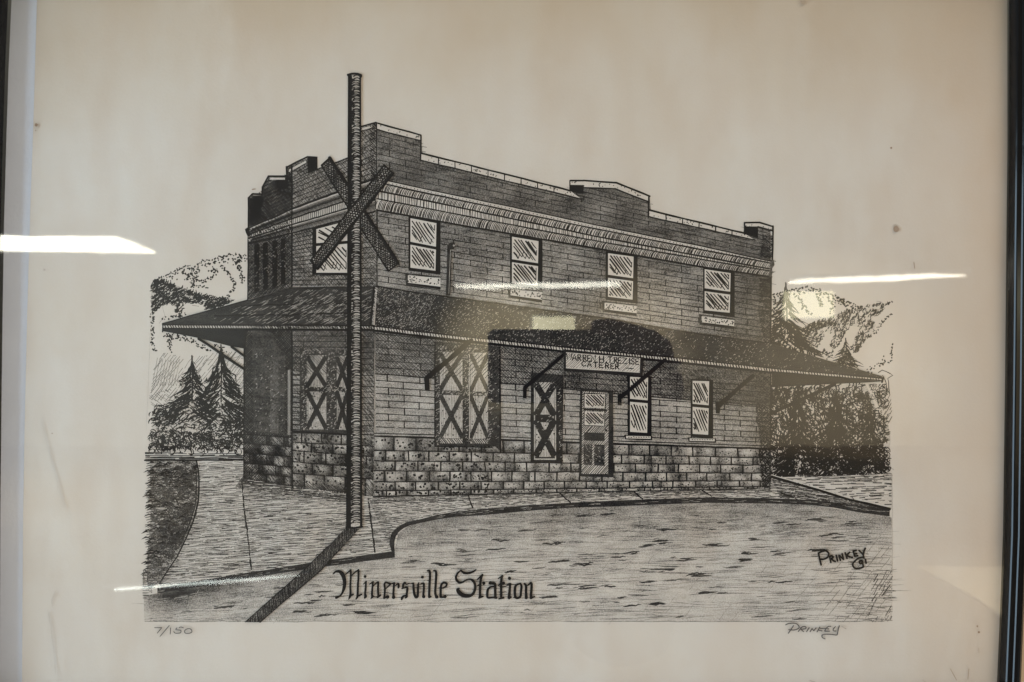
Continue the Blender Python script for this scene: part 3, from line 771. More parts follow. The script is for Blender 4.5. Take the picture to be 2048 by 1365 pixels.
# --- cornice on the front
L(); k = Ink()
o0 = CT; o1 = [(754, 365), (820, 380), (1180, 456), (1541, 527)]; o2 = [(754, 382), (820, 395), (1200, 475), (1541, 539)]; o3 = [(754, 398), (820, 411), (1200, 484), (1541, 543)]; o4 = CB
k.grid(o0, o4, 60, 2, lambda X, Y, V: 0 * X + .10)
L()
for o, w in ((o0, 2.0), (o1, 3.0), (o2, 2.6), (o3, 2.2), (o4, 3.6)): k.path([(x, polyy(o, x)) for x in np.linspace(754, 1543, 30)], w, 1, .4)
for x in np.arange(758, 1540, 7.0): k.dot(x + rng.normal(0, 1), lerp(polyy(o0, x), polyy(o1, x), .55), 1.2, 1, .4, 6)
for x in np.arange(756, 1541, 3.0):
    u = np.linspace(0, 1, 5); x = x + rng.normal(0, .6)
    y0, y1 = polyy(o1, x), polyy(o2, x)
    k.stroke(np.column_stack([x + 9 - 9 * (u ** .5) + rng.normal(0, .6), y0 + 1 + (y1 - y0 - 1) * u]), np.array([.6, 1.0, 1.4, 1.4, 1.0]) * (.8 + .5 * rng.random()), 1, cap=False)
for x in np.arange(757, 1541, 4.2):
    x = x + rng.normal(0, .8); k.line((x, polyy(o2, x)), (x + rng.normal(0, .8), polyy(o3, x)), 1.2, 1, .3)
for x in np.arange(755, 1541, 3.15):
    u = np.linspace(0, 1, 6); x = x + rng.normal(0, .5); y0, y1 = polyy(o3, x), polyy(o4, x)
    k.stroke(np.column_stack([x + 11 - 11 * (u ** .42), y0 + 1 + (y1 - y0 - .5) * u]), np.array([.6, 1.1, 1.5, 1.7, 1.6, 1.2]) * (.75 + .5 * rng.random()), 1, cap=False)
for x in np.arange(860, 1540, 4): k.dot(x, polyy(o4, x) + 2 + rng.random(), 1.0, 1, .5, 6)
k.poly([(1541, 520), (1547, 521), (1549, 530), (1544, 538), (1545, 546), (1542, 555), (1538, 554)], .9)
k.build('drawn_cornice', label='fringed cornice bands along the drawn front')

# --- lower front wall
L(); k = Ink()
k.grid(EV, BT, 140, 10, lambda X, Y, V: np.where(Y < polyy(SH, X), .62, .44) + .09 * np.sin(X / 37 + 5 * V) * np.cos(Y / 17) + .22 * np.clip((X - 1440) / 100, 0, 1) + .10 * np.clip((X - 1000) / 500, 0, 1))
L()
clap(k, RF, 752, 1541, list(np.arange(668, 866, 13.3)), fn(EV), fn([(x, y - 8) for x, y in BT]), 1.5, 64, 1.9, joff=2)
shade = [(x, y + 8) for x, y in EV if x < 1544] + SH[::-1]
k.hatch(shade, 42, 4.0, 1.15, .95, wob=.7); k.hatch(shade, -44, 4.6, 1.05, .9, wob=.7)
k.hatch([p for p in shade if p[0] > 1290], 12, 3.2, 1.2, .9, gap=.2, piece=24)
k.hatch([(1127, 705), (1500, 745), (1500, 806), (1300, 792), (1127, 776)], 70, 6, 1.0, .8, gap=.2, piece=18)
k.path(SH, 2.2, 1, .5)
edge = [(1518, 740), (1541, 740), (1541, 976), (1530, 974), (1522, 900), (1512, 820)]
k.hatch(edge, 38, 3.0, 1.4, 1, gap=.2, piece=12); k.hatch(edge, -48, 3.4, 1.4, 1, gap=.2, piece=12)
L(); k.path(BT, 4.0, 1, .5); k.path([(x, y - 6) for x, y in BT], 1.7, 1, .5); k.path([(x, y + 4) for x, y in BT], 1.2, .9, .5)
k.line((1541.5, 740), (1540, 977), 2.8, 1, .4); k.line((748, 652), (747, 994), 3.2, 1, .4)
k.build('drawn_wall', label='lower boarded front wall drawn beneath the awning')

# --- left-hand end and bay
end_up = [(573, 335), (615, 314), (634, 315), (634, 340), (697, 316), (722, 307), (722, 254), (752, 247), (753, 574), (584, 573), (584, 332)]
bay_up = [(497, 397), (505, 388), (525, 389), (525, 374), (537, 353), (572, 353), (573, 335), (584, 331), (584, 575), (497, 600)]
L(); k = Ink()
k.poly(end_up, .60); k.poly(bay_up, .74)
k.poly([(584, 651), (748, 652), (748, 993), (584, 973)], .60); k.poly([(490, 652), (584, 651), (584, 974), (488, 957)], .84)
L()
clap(k, LF, 585, 752, list(np.arange(240, 357, 11.5)), lambda x: np.interp(x, [573, 615, 634, 635, 697, 722, 723, 752], [335, 314, 314, 340, 316, 307, 254, 247]), lambda x: LF(x, 357), 1.5, 58, 1.2)
clap(k, LF, 585, 752, list(np.arange(430, 573, 10.6)), lambda x: LF(x, 423), const(573), 1.5, 56, 1.2)
clap(k, LF, 585, 748, list(np.arange(662, 866, 11.2)), const(655), lambda x: LF(x, 868), 1.5, 56, 1.3)
clap(k, BF, 498, 583, list(np.arange(470, 575, 12)), const(470), lambda x: BF(x, 575), 1.3, 0)
k.hatch([(497, 400), (506, 391), (525, 391), (525, 376), (537, 355), (572, 355), (574, 338), (584, 333), (584, 426), (497, 462)], -25, 6.5, 1.7, 1, jit=.1); k.hatch([(497, 400), (584, 340), (584, 426), (497, 462)], 50, 3.0, 1.3, 1)
k.hatch(end_up, 48, 4.2, 1.1, .95, wob=.8, gap=.1, piece=40); k.hatch(end_up, -46, 5.0, 1.0, .9, wob=.8, gap=.2, piece=36)
k.hatch(bay_up, 48, 3.4, 1.2, 1, wob=.8); k.hatch(bay_up, -46, 4.0, 1.2, 1, wob=.8)
lo = [(584, 656), (748, 657), (748, 872), (584, 866)]
k.hatch([(584, 656), (748, 657), (748, 748), (584, 742)], 46, 3.4, 1.15, .95); k.hatch([(584, 656), (748, 657), (748, 748), (584, 742)], -46, 4.0, 1.15, .95)
k.hatch(lo, 50, 5.5, 1.0, .9, gap=.3, piece=22); k.hatch([(724, 656), (748, 657), (748, 990), (724, 988)], 52, 4.2, 1.1, .95, gap=.2, piece=26)
blo = [(490, 656), (584, 656), (584, 875), (490, 869)]
k.hatch(blo, 48, 3.2, 1.3, 1); k.hatch(blo, -44, 3.6, 1.3, 1)
L()
# pale coping lines and steps of the left parapet
for a, b, w in (((497, 397), (505, 388), 2.6), ((505, 388), (525, 389), 2.6), ((525, 374), (537, 353), 2.6), ((537, 353), (572, 353), 2.6), ((573, 336), (615, 314), 3), ((615, 314), (634, 315), 2.4), ((634, 340), (697, 316), 2.4), ((722, 254), (752, 246), 2.6), ((525, 374), (525, 392), 2.4), ((573, 334), (574, 360), 2.6), ((497, 396), (496, 602), 3), ((584, 332), (584, 574), 3.4), ((722, 263), (752, 257), 1.4), ((584, 652), (585, 975), 3.2), ((489, 655), (488, 957), 3.0), ((634, 315), (634, 342), 2.2)): k.line(a, b, w, 1, .5)
for q in ([(506, 392), (526, 391), (526, 412), (506, 414)], [(553, 360), (577, 358), (577, 378), (566, 381), (553, 376)], [(615, 315), (634, 316), (634, 341), (616, 348)], [(500, 412), (524, 412), (520, 440), (502, 444)]): k.poly(q, 1)
for q in ([(541, 356), (570, 356), (570, 360), (539, 360)], [(507, 391), (523, 391), (523, 393), (506, 393)], [(578, 340), (612, 322), (612, 326), (578, 345)], [(724, 257), (745, 252), (745, 256), (724, 261)]): k.poly(q, .12)
k.hatch([(740, 250), (753, 247), (753, 358), (742, 360)], 40, 3, 1.3, 1, gap=.2, piece=10)
k.build('drawn_wall', label='dark crosshatched left end wall and bay of the drawn station')

# --- cornice on the left end
L(); k = Ink()
def LFb(y0, x): return float(LF(x, y0)) if x >= 584 else float(BF(x, LF(584, y0)))
lev = [357, 372, 383, 400, 423]
xs = np.linspace(497, 750, 30)
for a, b_, d in ((357, 383, .22), (383, 400, .12), (400, 423, .18)):
    k.poly([(x, LFb(a, x)) for x in xs] + [(x, LFb(b_, x)) for x in xs[::-1]], d)
L()
for a, w in zip(lev, (3, 1.6, 2.4, 2.6, 3.2)): k.path([(x, LFb(a, x)) for x in xs], w, 1, .6)
for x in np.arange(500, 750, 2.7):
    y0, y1 = LFb(359, x), LFb(383, x); k.stroke([(x + 6, y0), (x + 3, lerp(y0, y1, .4)), (x, y1)], [.8, 1.8, 1.2], 1, cap=False)
    y0, y1 = LFb(401, x), LFb(423, x); k.stroke([(x + 7, y0), (x + 3, lerp(y0, y1, .4)), (x, y1)], [.8, 1.7, 1.2], 1, cap=False)
for x in np.arange(500, 750, 3.8): k.line((x, LFb(384, x)), (x, LFb(400, x)), 1.2, 1, .3)
k.hatch([(497, 460), (584, 419), (584, 468), (497, 490)], 50, 3.2, 1.4, 1, gap=.1, piece=18)
k.poly([(496, 455), (490, 459), (492, 466), (496, 474), (499, 474), (500, 455)], 1)
k.line((584, 415), (584, 470), 3.2)
k.build('drawn_cornice', label='shaded cornice bands on the drawn left end')

# --- stone base
def stones(k, L0, L1, x0, x1, wid, seed_off, big, dens):
    nrow = len(L0) - 1
    yy = lambda r, x: lerp(L0[r], L1[r], (x - x0) / (x1 - x0))
    for r in range(nrow):
        x = x0 - (wid * .5 if (r + seed_off) % 2 else wid * .06); first = True
        while x < x1:
            w_ = wid * (.86 + .3 * rng.random()); a, b_ = max(x, x0), min(x + w_, x1); x += w_
            if b_ - a < 3: continue
            base = dens + rng.normal(0, .05)
            px_, py_ = rng.random(), rng.random() * .7
            def df(X, Y, V):
                u = (X - a) / (b_ - a)
                return base + .22 * (np.abs(u - .5) * 2) ** 3 + .18 * V ** 2 - .46 * np.exp(-((u - px_) / .30) ** 2 - ((V - py_) / .40) ** 2) + .12 * u
            k.grid([(a, yy(r, a)), (b_, yy(r, b_))], [(a, yy(r + 1, a)), (b_, yy(r + 1, b_))], 6, 4, df)
    return yy
L(); k = Ink()
L0, L1 = [873, 901, 922, 942, 964, 982, 992], [899, 916, 931, 947, 962, 973, 976.5]
yyR = stones(k, L0, L1, 749, 1541, 43, 0, True, .52)
La, Lb = [866, 885, 901.5, 924, 946.5, 973], [870, 893, 914, 937, 959, 993]
yyL = stones(k, La, Lb, 586, 747, 41, 1, True, .64)
yyB = stones(k, [869, 887, 906, 926, 944, 957], [875, 894, 914, 935, 955, 974], 488, 584, 36, 1, True, .80)
L()
st = rng.bit_generator.state
for (A0, A1, xa, xb, wid, off, yy) in ((L0, L1, 749, 1541, 43, 0, yyR), (La, Lb, 586, 747, 41, 1, yyL)):
    for r in range(len(A0) - 1):
        k.line((xa, yy(r, xa)), (xb, yy(r, xb)), 1.9, 1, .7, 15)
        x = xa - (wid * .5 if (r + off) % 2 else wid * .06)
        while x < xb:
            w_ = wid * (.93 + .14 * rng.random()); x += w_
            if x < xb - 3 and x > xa: k.line((x, yy(r, x)), (x + rng.normal(0, .5), yy(r + 1, x)), 2.6, 1, .4, 8)
            n_ = rng.integers(5, 11)
            for _ in range(n_):
                xx = x - w_ * (.12 + .76 * rng.random()); h_ = yy(r + 1, xx) - yy(r, xx); yv = yy(r, xx) + h_ * (.2 + .62 * rng.random())
                if xx < xa + 2 or xx > xb - 2: continue
                if xx < 985: k.dot(xx, yv, 1.7 + 1.1 * rng.random(), 1, .6, 7)
                else: k.stroke([(xx, yv), (xx + 2.2, yv + rng.normal(0, 1))], 1.7, 1, cap=False)
k.hatch([(586, 866), (747, 870), (747, 992), (586, 973)], 48, 6.5, 1.0, .8, gap=.5, piece=24)
k.hatch([(724, 868), (747, 870), (747, 992), (724, 988)], 50, 4, 1.1, .95, gap=.2, piece=26)
k.hatch([(488, 869), (584, 875), (584, 974), (488, 957)], 50, 3.8, 1.2, .95, gap=.3, piece=24); k.hatch([(488, 869), (530, 872), (525, 964), (488, 957)], -46, 3.4, 1.3, 1)
k.hatch([(586, 960), (700, 976), (700, 989), (586, 974)], 40, 3, 1.2, .95)
for r in range(1, 5): k.line((488, yyB(r, 488)), (584, yyB(r, 584)), 1.8)
for r in range(5):
    for x in np.arange(500 + (18 if r % 2 else 0), 580, 34): k.line((x, yyB(r, x)), (x, yyB(r + 1, x)), 2.0)
    for _ in range(12): xx = 492 + 90 * rng.random(); k.dot(xx, yyB(r, xx) + 4 + 12 * rng.random(), 1.3, 1, .5, 6)
k.line((490, 869), (584, 875), 1.8); k.line((584, 870), (585, 975), 3.4)
edge = [(1518, 900), (1540, 900), (1540, 976), (1524, 975)]
k.hatch(edge, 40, 3.0, 1.6, 1, gap=.2, piece=12); k.hatch(edge, -45, 3.2, 1.6, 1, gap=.2, piece=12)
sx, sy = 944, 950
for i in range(9): k.stroke([(sx + i * 3.3, sy + rng.normal(0, 1.5)), (sx + i * 3.3 + 2, sy + 4 + rng.normal(0, 1.5))], 1.2)
k.build('drawn_stone_base', label='pock-marked stone base course of the drawn station')

def speck(k, ring, n, d=.25, w=.85, ang=-40):
    for x, y in scatter(ring, max(4, int(n * .6))):
        a = R(ang + rng.normal(0, 12)); l_ = .9 + 1.1 * rng.random()
        k.stroke([(x - l_ * math.cos(a), y - l_ * math.sin(a)), (x + l_ * math.cos(a), y + l_ * math.sin(a))], w, d, cap=False)
# --- windows
def pane_strokes(k, q, n=10, w=2.0, full=True):
    q = [np.asarray(p, float) for p in q]      # corners: top left, top right, bottom right, bottom left
    P = lambda u, v_: lerp(lerp(q[0], q[1], u), lerp(q[3], q[2], u), v_)
    for i in range(n):
        t = -.55 + 1.5 * (i + .4 * rng.random()) / n
        u0, v0, u1, v1 = t + .05, .06 + .05 * rng.random(), t + .62, .94 - .1 * rng.random()
        if u0 < .06: s_ = (.06 - u0) / (u1 - u0); v0 = lerp(v0, v1, s_); u0 = .06
        if u1 > .93: s_ = (.93 - u0) / (u1 - u0); v1 = lerp(v0, v1, s_); u1 = .93
        if v1 - v0 < .08: continue
        a, b_ = P(u0, v0), P(u1, v1)
        k.stroke([a, lerp(a, b_, .5) + rng.normal(0, .5, 2), b_], w * np.array([1, 1.2, .7]) * (.8 + .5 * rng.random()), 1, cap=False)
        if rng.random() < .55 and i < n - 1: k.stroke([b_, P(min(.93, u1 + .06), max(.1, v1 - .25))], w * .7, 1, cap=False)
def window(label, xl, xr, ytl, ytr, yml, ymr, ybl, ybr, lf, rf, sill=None, n=11):
    L(); k = Ink()
    k.quad((xl - lf, ytl - 4), (xr + rf, ytr - 3), (xr + rf, ybr + 8), (xl - lf, ybl + 6), 1)
    L()
    up = [(xl, ytl), (xr, ytr), (xr - 1, ymr - 3), (xl, yml - 3)]; lo_ = [(xl, yml + 3), (xr - 1, ymr + 3), (xr - 2, ybr), (xl, ybl)]
    k.poly(up, .03); k.poly(lo_, .03); L()
    pane_strokes(k, up, n); pane_strokes(k, lo_, n)
    if sill:
        x0, x1, a0, a1, b0, b1 = sill
        k.poly([(x0 - 6, a0 - 4), (x0 + 2, a0 - 3), (x0 + 2, b0 + 2), (x1, b1 + 6), (x0 - 4, b0 + 5)], .95)
        k.poly([(x0, b0), (x1, b1), (x1, b1 + 6), (x0, b0 + 5)], 1); L()
        k.poly([(x0, a0), (x1, a1), (x1, b1), (x0, b0)], .03); L()
        k.line((x0 - 4, a0 - 3), (x1 + 2, a1 - 2), 1.4)
        for _ in range(34):
            u, v_ = rng.random(), .12 + .76 * rng.random(); k.dot(lerp(x0, x1, u), lerp(lerp(a0, a1, u), lerp(b0, b1, u), v_), 1.1 + .6 * rng.random(), 1, .6, 6)
    k.build('drawn_window', label=label)
window('upper front window nearest the drawn pole', 821, 873, 437, 447, 487, 497, 536, 542, 4, 8, (816, 881, 551, 557, 566, 574))
window('upper front window second from the drawn pole', 1024, 1077, 474, 483, 522, 530, 567, 572, 4, 8, (1021, 1084, 580, 585, 591, 600))
window('upper front window third from the drawn pole', 1216, 1267, 507, 514, 553, 560, 594, 600, 5, 8, (1209, 1273, 606, 613, 619, 627))
window('upper front window at the far right of the drawing', 1409, 1461, 539, 547, 580, 587, 621, 626, 3, 8, (1403, 1468, 633, 641, 645, 653))
window('ground floor window beside the drawn sign', 1260, 1296, 754, 756, 801, 804, 864, 866, 5, 7, None, 9)
window('ground floor window at the far right of the drawing', 1385, 1418, 762, 763, 811, 814, 868, 870, 4, 8, None, 9)
for x0, x1, y, lb in ((1252, 1301, 872, 'pale sill of the ground floor window beside the drawn sign'), (1379, 1429, 877, 'pale sill of the ground floor window at the far right')):
    L(); k = Ink(); k.poly([(x0 - 4, y - 2), (x1 + 3, y), (x1 + 3, y + 9), (x0 - 2, y + 7)], 1)
    L(); k.poly([(x0, y), (x1, y + 1), (x1, y + 6), (x0, y + 5)], .05); L()
    for i in range(9): k.stroke([(x0 + 4 + i * 5, y + 2.5 + rng.normal(0, .6)), (x0 + 7 + i * 5, y + 3)], 1.3, 1, cap=False)
    k.build('drawn_window_sill', label=lb)
L(); k = Ink()
k.quad((625, 458), (697, 440), (697, 552), (625, 550), 1); L()
up = [(633, 459), (697, 442), (697, 482), (633, 487)]; lo_ = [(633, 493), (697, 488), (697, 546), (633, 546)]
k.poly(up, .04); k.poly(lo_, .04); L()
for q, n_ in ((up, 8), (lo_, 12)):
    q = [np.asarray(p, float) for p in q]
    pane_strokes(k, q, n_)
k.build('drawn_window', label='upper window behind the crossed boards')
for x0, x1 in ((509, 519), (526, 536), (545, 555), (562, 571)):
    L(); k = Ink(); k.poly([(x0, BF(x0, 474)), (x1, BF(x1, 474)), (x1, BF(x1, 565)), (x0, BF(x0, 565))], 1); L()
    speck(k, [(x0, BF(x0, 480)), (x1, BF(x1, 480)), (x1, BF(x1, 560)), (x0, BF(x0, 560))], 14, .45, .8)
    k.build('drawn_window', label='dark narrow bay opening drawn at the upper left')
L(); k = Ink()
k.poly([(505, 660), (540, 660), (560, 700), (571, 705), (571, 868), (508, 866), (505, 715)], .93); L()
k.poly([(541, 720), (557, 722), (557, 867), (541, 866)], .88); L()
for x in (577, 580): k.line((x, 740), (x, 870), 1.2, .1)
for y in range(742, 868, 9): k.line((586, y), (600, y + 1), 1.4)
speck(k, [(510, 700), (571, 720), (571, 866), (510, 864)], 110, .25)
k.build('drawn_window', label='dark bay opening drawn under the left awning')

# --- freight doors with crossed boards
def xdoor(k, xl, xr, yt, ym, yb, post=None, bw=9, planks=True, dark=.95, dens=.14):
    """boarded leaf: vertical planks, crossed braces above and below a middle rail"""
    k.quad((xl, yt), (xr, yt), (xr, yb), (xl, yb), dens); L()
    for x in np.arange(xl + 1.5, xr, 2.9): 
        k.line((x, yt), (x + rng.normal(0, .4), yb), .75, .7, .6, 12)
    for x, y in scatter([(xl, ym), (xr, ym), (xr, yb), (xl, yb)], 26): k.stroke([(x, y), (x + 1, y + 2.5)], 1.8, 1, cap=False)
    L()
    for a, b_ in (((xl, ym + 3), (xr, yb - 1)), ((xr, ym + 3), (xl, yb - 1)), ((xl, ym - 5), (xr, yt + 2)), ((xl, yt + 2), (xr, ym - 5))):
        a, b_ = np.asarray(a, float), np.asarray(b_, float); t = (b_ - a) / np.linalg.norm(b_ - a); nn = np.array([-t[1], t[0]]) * bw / 2
        k.poly([a + nn, b_ + nn, b_ - nn, a - nn], dark); 
    L(); k.poly([(xl, ym - 5), (xr, ym - 4), (xr, ym + 5), (xl, ym + 4)], dark)
L(); k = Ink()
k.poly([(871, 684), (1000, 694), (1000, 902), (990, 893), (871, 892)], .96); L()
xdoor(k, 880, 925, 704, 786, 877); L(); xdoor(k, 941, 976, 706, 788, 878, bw=8); L()
k.poly([(880, 878), (925, 878), (925, 887), (880, 887)], .12); k.poly([(941, 879), (976, 879), (976, 887), (941, 887)], .12); L()
k.hatch([(880, 878), (976, 878), (976, 887), (880, 887)], 52, 3.2, 1.4, 1)
speck(k, [(872, 690), (880, 690), (880, 890), (872, 890)], 150); speck(k, [(926, 690), (940, 690), (940, 885), (926, 885)], 200); speck(k, [(977, 700), (984, 700), (984, 885), (977, 885)], 120)
speck(k, [(880, 782), (976, 784), (976, 793), (880, 791)], 110); speck(k, [(985, 690), (998, 692), (998, 880), (985, 880)], 60); speck(k, [(880, 690), (976, 695), (976, 708), (880, 704)], 110)
k.line((870, 684), (870, 893), 2); k.line((1000, 694), (1001, 904), 2.6); k.line((939, 706), (939, 880), 1.4, .1); k.line((870, 893), (985, 895), 2)
k.hatch([(872, 686), (1000, 696), (1000, 758), (872, 752)], -46, 5.0, 1.2, .9)
k.build('drawn_freight_door', label='wide double freight door with crossed boards on the drawn front')
L(); k = Ink()
k.poly([(600, 697), (697, 700), (697, 868), (600, 862)], .95); L()
xdoor(k, 614, 653, 711, 779, 859, dens=.32, bw=9, dark=.98); L(); xdoor(k, 674, 696, 712, 779, 860, dens=.32, bw=8, dark=.98); L()
speck(k, [(603, 705), (613, 705), (613, 860), (603, 860)], 130); speck(k, [(655, 705), (672, 705), (672, 860), (655, 860)], 210); speck(k, [(613, 774), (697, 774), (697, 784), (613, 784)], 70); speck(k, [(605, 698), (697, 700), (697, 710), (605, 708)], 110)
k.hatch([(600, 697), (697, 700), (697, 750), (600, 748)], 46, 4.6, 1.2, .95); k.path([(588, 863), (640, 866), (697, 870)], 3.6)
k.build('drawn_freight_door', label='crossed-board freight door drawn left of the pole')
L(); k = Ink()
k.poly([(1062, 745), (1127, 751), (1125, 927), (1061, 925)], .98); L()
k.poly([(1068, 768), (1070, 768), (1070, 917), (1110, 917), (1110, 768), (1112, 768), (1112, 920), (1068, 920)], .3); L()
xdoor(k, 1071, 1109, 765, 837, 914, bw=13, dark=.98); L(); k.poly([(1070, 829), (1109, 830), (1109, 846), (1070, 844)], .98)
speck(k, [(1116, 770), (1124, 770), (1124, 920), (1116, 920)], 60, .2); speck(k, [(1080, 832), (1108, 832), (1108, 844), (1080, 844)], 26, .2); speck(k, [(1071, 765), (1109, 765), (1109, 914), (1071, 914)], 70, .3)
k.hatch([(1062, 745), (1127, 751), (1127, 782), (1062, 776)], -46, 4.4, 1.2, .95)
k.build('drawn_door', label='narrow shuttered door with two crossed boards')
L(); k = Ink()
k.poly([(1160, 776), (1226, 782), (1227, 955), (1158, 953)], .97); L()
k.poly([(1165, 783), (1217, 786), (1216, 948), (1163, 948)], .10); L()
k.hatch([(1165, 783), (1217, 786), (1216, 948), (1163, 948)], -48, 2.9, 1.2, 1); L()
for q in ([(1169, 787), (1211, 789), (1210, 817), (1169, 815)], [(1169, 823), (1210, 825), (1209, 852), (1168, 850)]): k.poly(q, .04)
k.poly([(1168, 865), (1209, 866), (1209, 883), (1168, 881)], .95); k.poly([(1167, 889), (1184, 889), (1184, 931), (1167, 930)], .93); k.poly([(1188, 889), (1209, 890), (1209, 932), (1188, 931)], .93)
L()
for q in ([(1169, 787), (1211, 789), (1210, 817), (1169, 815)], [(1169, 823), (1210, 825), (1209, 852), (1168, 850)]): pane_strokes(k, q, 10, 1.8)
k.path([(1168, 787), (1211, 789), (1210, 818), (1209, 853), (1168, 851), (1168, 787)], 1.6); k.line((1168, 819), (1211, 821), 4)
speck(k, [(1168, 890), (1209, 890), (1209, 931), (1168, 931)], 70, .3, .8, 45); k.dot(1212, 861, 2.6)
k.build('drawn_door', label='panelled entrance door with two small panes')

# --- awnings
aw_l = [(326, 648), (400, 627), (496, 601), (584, 575), (754, 573), (747, 652), (496, 651), (326, 651)]
aw_r = JN + [(1650, 720), (1760, 752), (1766, 757)] + EV[::-1][1:]
L(); k = Ink()
k.poly(aw_l, .965); k.poly([(326, 655), (496, 657), (490, 698), (458, 692), (395, 676), (327, 663)], .99)
L()
def roof_flecks(ring, n, ang, ln, w, d, dens=None):
    for x, y in scatter(ring, n):
        if dens is not None and rng.random() > dens(x, y): continue
        a = R(ang + rng.normal(0, 4)); l_ = ln * (.3 + rng.random())
        k.stroke([(x - l_ / 2 * math.cos(a), y - l_ / 2 * math.sin(a)), (x + l_ / 2 * math.cos(a), y + l_ / 2 * math.sin(a))], np.array([.4, 1]) * w * (.6 + .7 * rng.random()), d, cap=False)
roof_flecks([(400, 645), (500, 606), (590, 580), (745, 580), (740, 646), (410, 648)], 640, -27, 12, .9, .38, lambda x, y: .12 + .88 * np.clip((x - 430) / 220, 0, 1) * (.4 + .6 * np.clip((y - 585) / 40, 0, 1)))
for y in (612, 632): k.path([(430 if y > 620 else 500, y), (600, y - 3), (745, y - 6)], 2.4, 1, 1.2)
# pale fascia with ticks, heavy line below
k.poly([(328, 651), (496, 651.5), (747, 653), (747, 658), (496, 657), (328, 656)], .16); L()
for x in np.arange(330, 748, 5.2): k.stroke([(x, 650), (x + 4 + rng.normal(0, .6), 658)], 1.8, 1, cap=False)
k.hatch([(500, 650), (748, 652), (748, 659), (500, 658)], 45, 3.6, 1.2, 1)
k.line((326, 650), (748, 652), 2.4); k.line((490, 659.5), (748, 660.5), 4.2); k.path([(327, 649), (326, 664)], 2.2)
k.path([(326, 648), (400, 627), (496, 601)], 2.2)
k.build('drawn_awning_roof', label='dark streaked awning roof drawn over the left end')
L(); k = Ink()
k.poly(aw_r, .97); k.poly([(1543, 743), (1763, 764), (1720, 766), (1675, 768), (1543, 775)], .99)
L()
roof_flecks(aw_r, 3000, -42, 3.0, .9, .22, lambda x, y: .72 if x < 1000 else (.55 if x < 1300 else (.42 if x < 1550 else .16)))
roof_flecks([(757, 576), (870, 592), (850, 660), (755, 650)], 300, -42, 4.0, .8, .4); roof_flecks([(757, 576), (870, 592), (850, 660), (755, 650)], 150, 42, 3.2, .75, .45)
fa = [(x, y) for x, y in EV]; k.poly([(x, y + .5) for x, y in fa] + [(x, y + 7) for x, y in fa[::-1]], .14); L()
for x in np.arange(753, 1764, 5.6): k.stroke([(x, polyy(EV, x) - 1), (x + 2.6 + rng.normal(0, .8), polyy(EV, x) + 7)], 1.7 * (.7 + .6 * rng.random()), 1, cap=False)
k.path([(x, y) for x, y in EV], 2.2); k.path([(x, y + 8.6) for x, y in EV if x < 1544] , 4.6); k.path([(1543, 744), (1763, 762)], 3); k.path([(1766, 755), (1763, 765)], 2.6)
k.path([(x, y) for x, y in JN], 1.8)
L()
for i in range(26):
    t = i / 25; x, y = lerp(753, 746, t), lerp(578, 650, t)
    k.stroke([(x - 2 + rng.normal(0, .6), y - 2), (x + 2.5, y + rng.normal(0, 1))], 1.6, .12, cap=False)
k.path([(749, 576), (741, 648)], 4, 1)
k.build('drawn_awning_roof', label='dark speckled awning roof drawn along the front')

# --- braces, vent pipe, sign
def brace(label, a, b_, w, br=None):
    L(); k = Ink(); k.path([a, b_], w, 1, .5)
    if br: k.poly(br, 1)
    k.build('drawn_brace', label=label)
brace('long awning brace drawn at the far left', (398, 678), (490, 739), 5.5)
brace('short awning brace drawn at the far left', (464, 694), (490, 713), 5)
brace('awning brace over the double freight door', (943, 681), (853, 757), 9.5, [(848, 755), (858, 752), (860, 780), (850, 781)])
brace('awning brace left of the drawn sign', (1128, 709), (1050, 775), 7.5, [(1046, 774), (1054, 772), (1053, 797), (1046, 797)])
brace('awning brace right of the drawn sign', (1330, 720), (1241, 795), 8, [(1235, 790), (1243, 788), (1243, 811), (1235, 811)])
brace('awning brace near the right end of the front', (1505, 752), (1438, 810), 9, [(1430, 806), (1440, 803), (1439, 827), (1431, 827)])
brace('slanting brace under the right awning tip', (1668, 769), (1542, 827), 7)
L(); k = Ink()
k.poly([(895, 492), (900, 486), (909, 485), (911, 492), (908, 500), (903, 499), (903, 520), (901, 592), (892, 591), (894, 530)], .97); L()
k.line((901, 500), (898, 588), .8, .3); k.dot(908, 492, 2.2, .5)
k.build('drawn_vent_pipe', label='bent vent pipe drawn between the upper windows')

L(); k = Ink()
k.poly([(1127, 699), (1287, 715), (1285, 752), (1128, 743)], .98); L()
k.poly([(1132, 705), (1280, 717), (1279, 746), (1132, 737)], .03); L()
k.hatch([(1132, 706), (1280, 719), (1279, 745), (1132, 735)], -44, 3.6, .9, .7)
FONT = {'W': [[(-.08, 0), (.22, 1), (.5, .1), (.78, 1), (1.08, 0)]], 'A': [[(0, 1), (.5, 0), (1, 1)], [(.2, .65), (.8, .65)]], 'R': [[(0, 1), (0, 0), (.7, .05), (.9, .25), (.7, .48), (0, .52)], [(.35, .52), (1, 1)]],
        'E': [[(1, 0), (0, 0), (0, 1), (1, 1)], [(0, .5), (.8, .5)]], 'N': [[(0, 1), (0, 0), (1, 1), (1, 0)]], 'H': [[(0, 0), (0, 1)], [(1, 0), (1, 1)], [(0, .5), (1, .5)]], 'T': [[(0, 0), (1, 0)], [(.5, 0), (.5, 1)]],
        'Z': [[(0, 0), (1, 0), (0, 1), (1, 1)]], 'I': [[(.5, 0), (.5, 1)]], 'S': [[(1, .1), (.4, 0), (0, .25), (.5, .5), (1, .72), (.6, 1), (0, .9)]], 'C': [[(1, .15), (.5, 0), (.05, .3), (.05, .7), (.5, 1), (1, .85)]], '.': [[(.4, .95), (.6, 1)]]}
def zoomed(ox, oy, s_): return lambda x, y: (ox + x / s_, oy + y / s_)
Z = zoomed(1120, 695, 11.378); L()
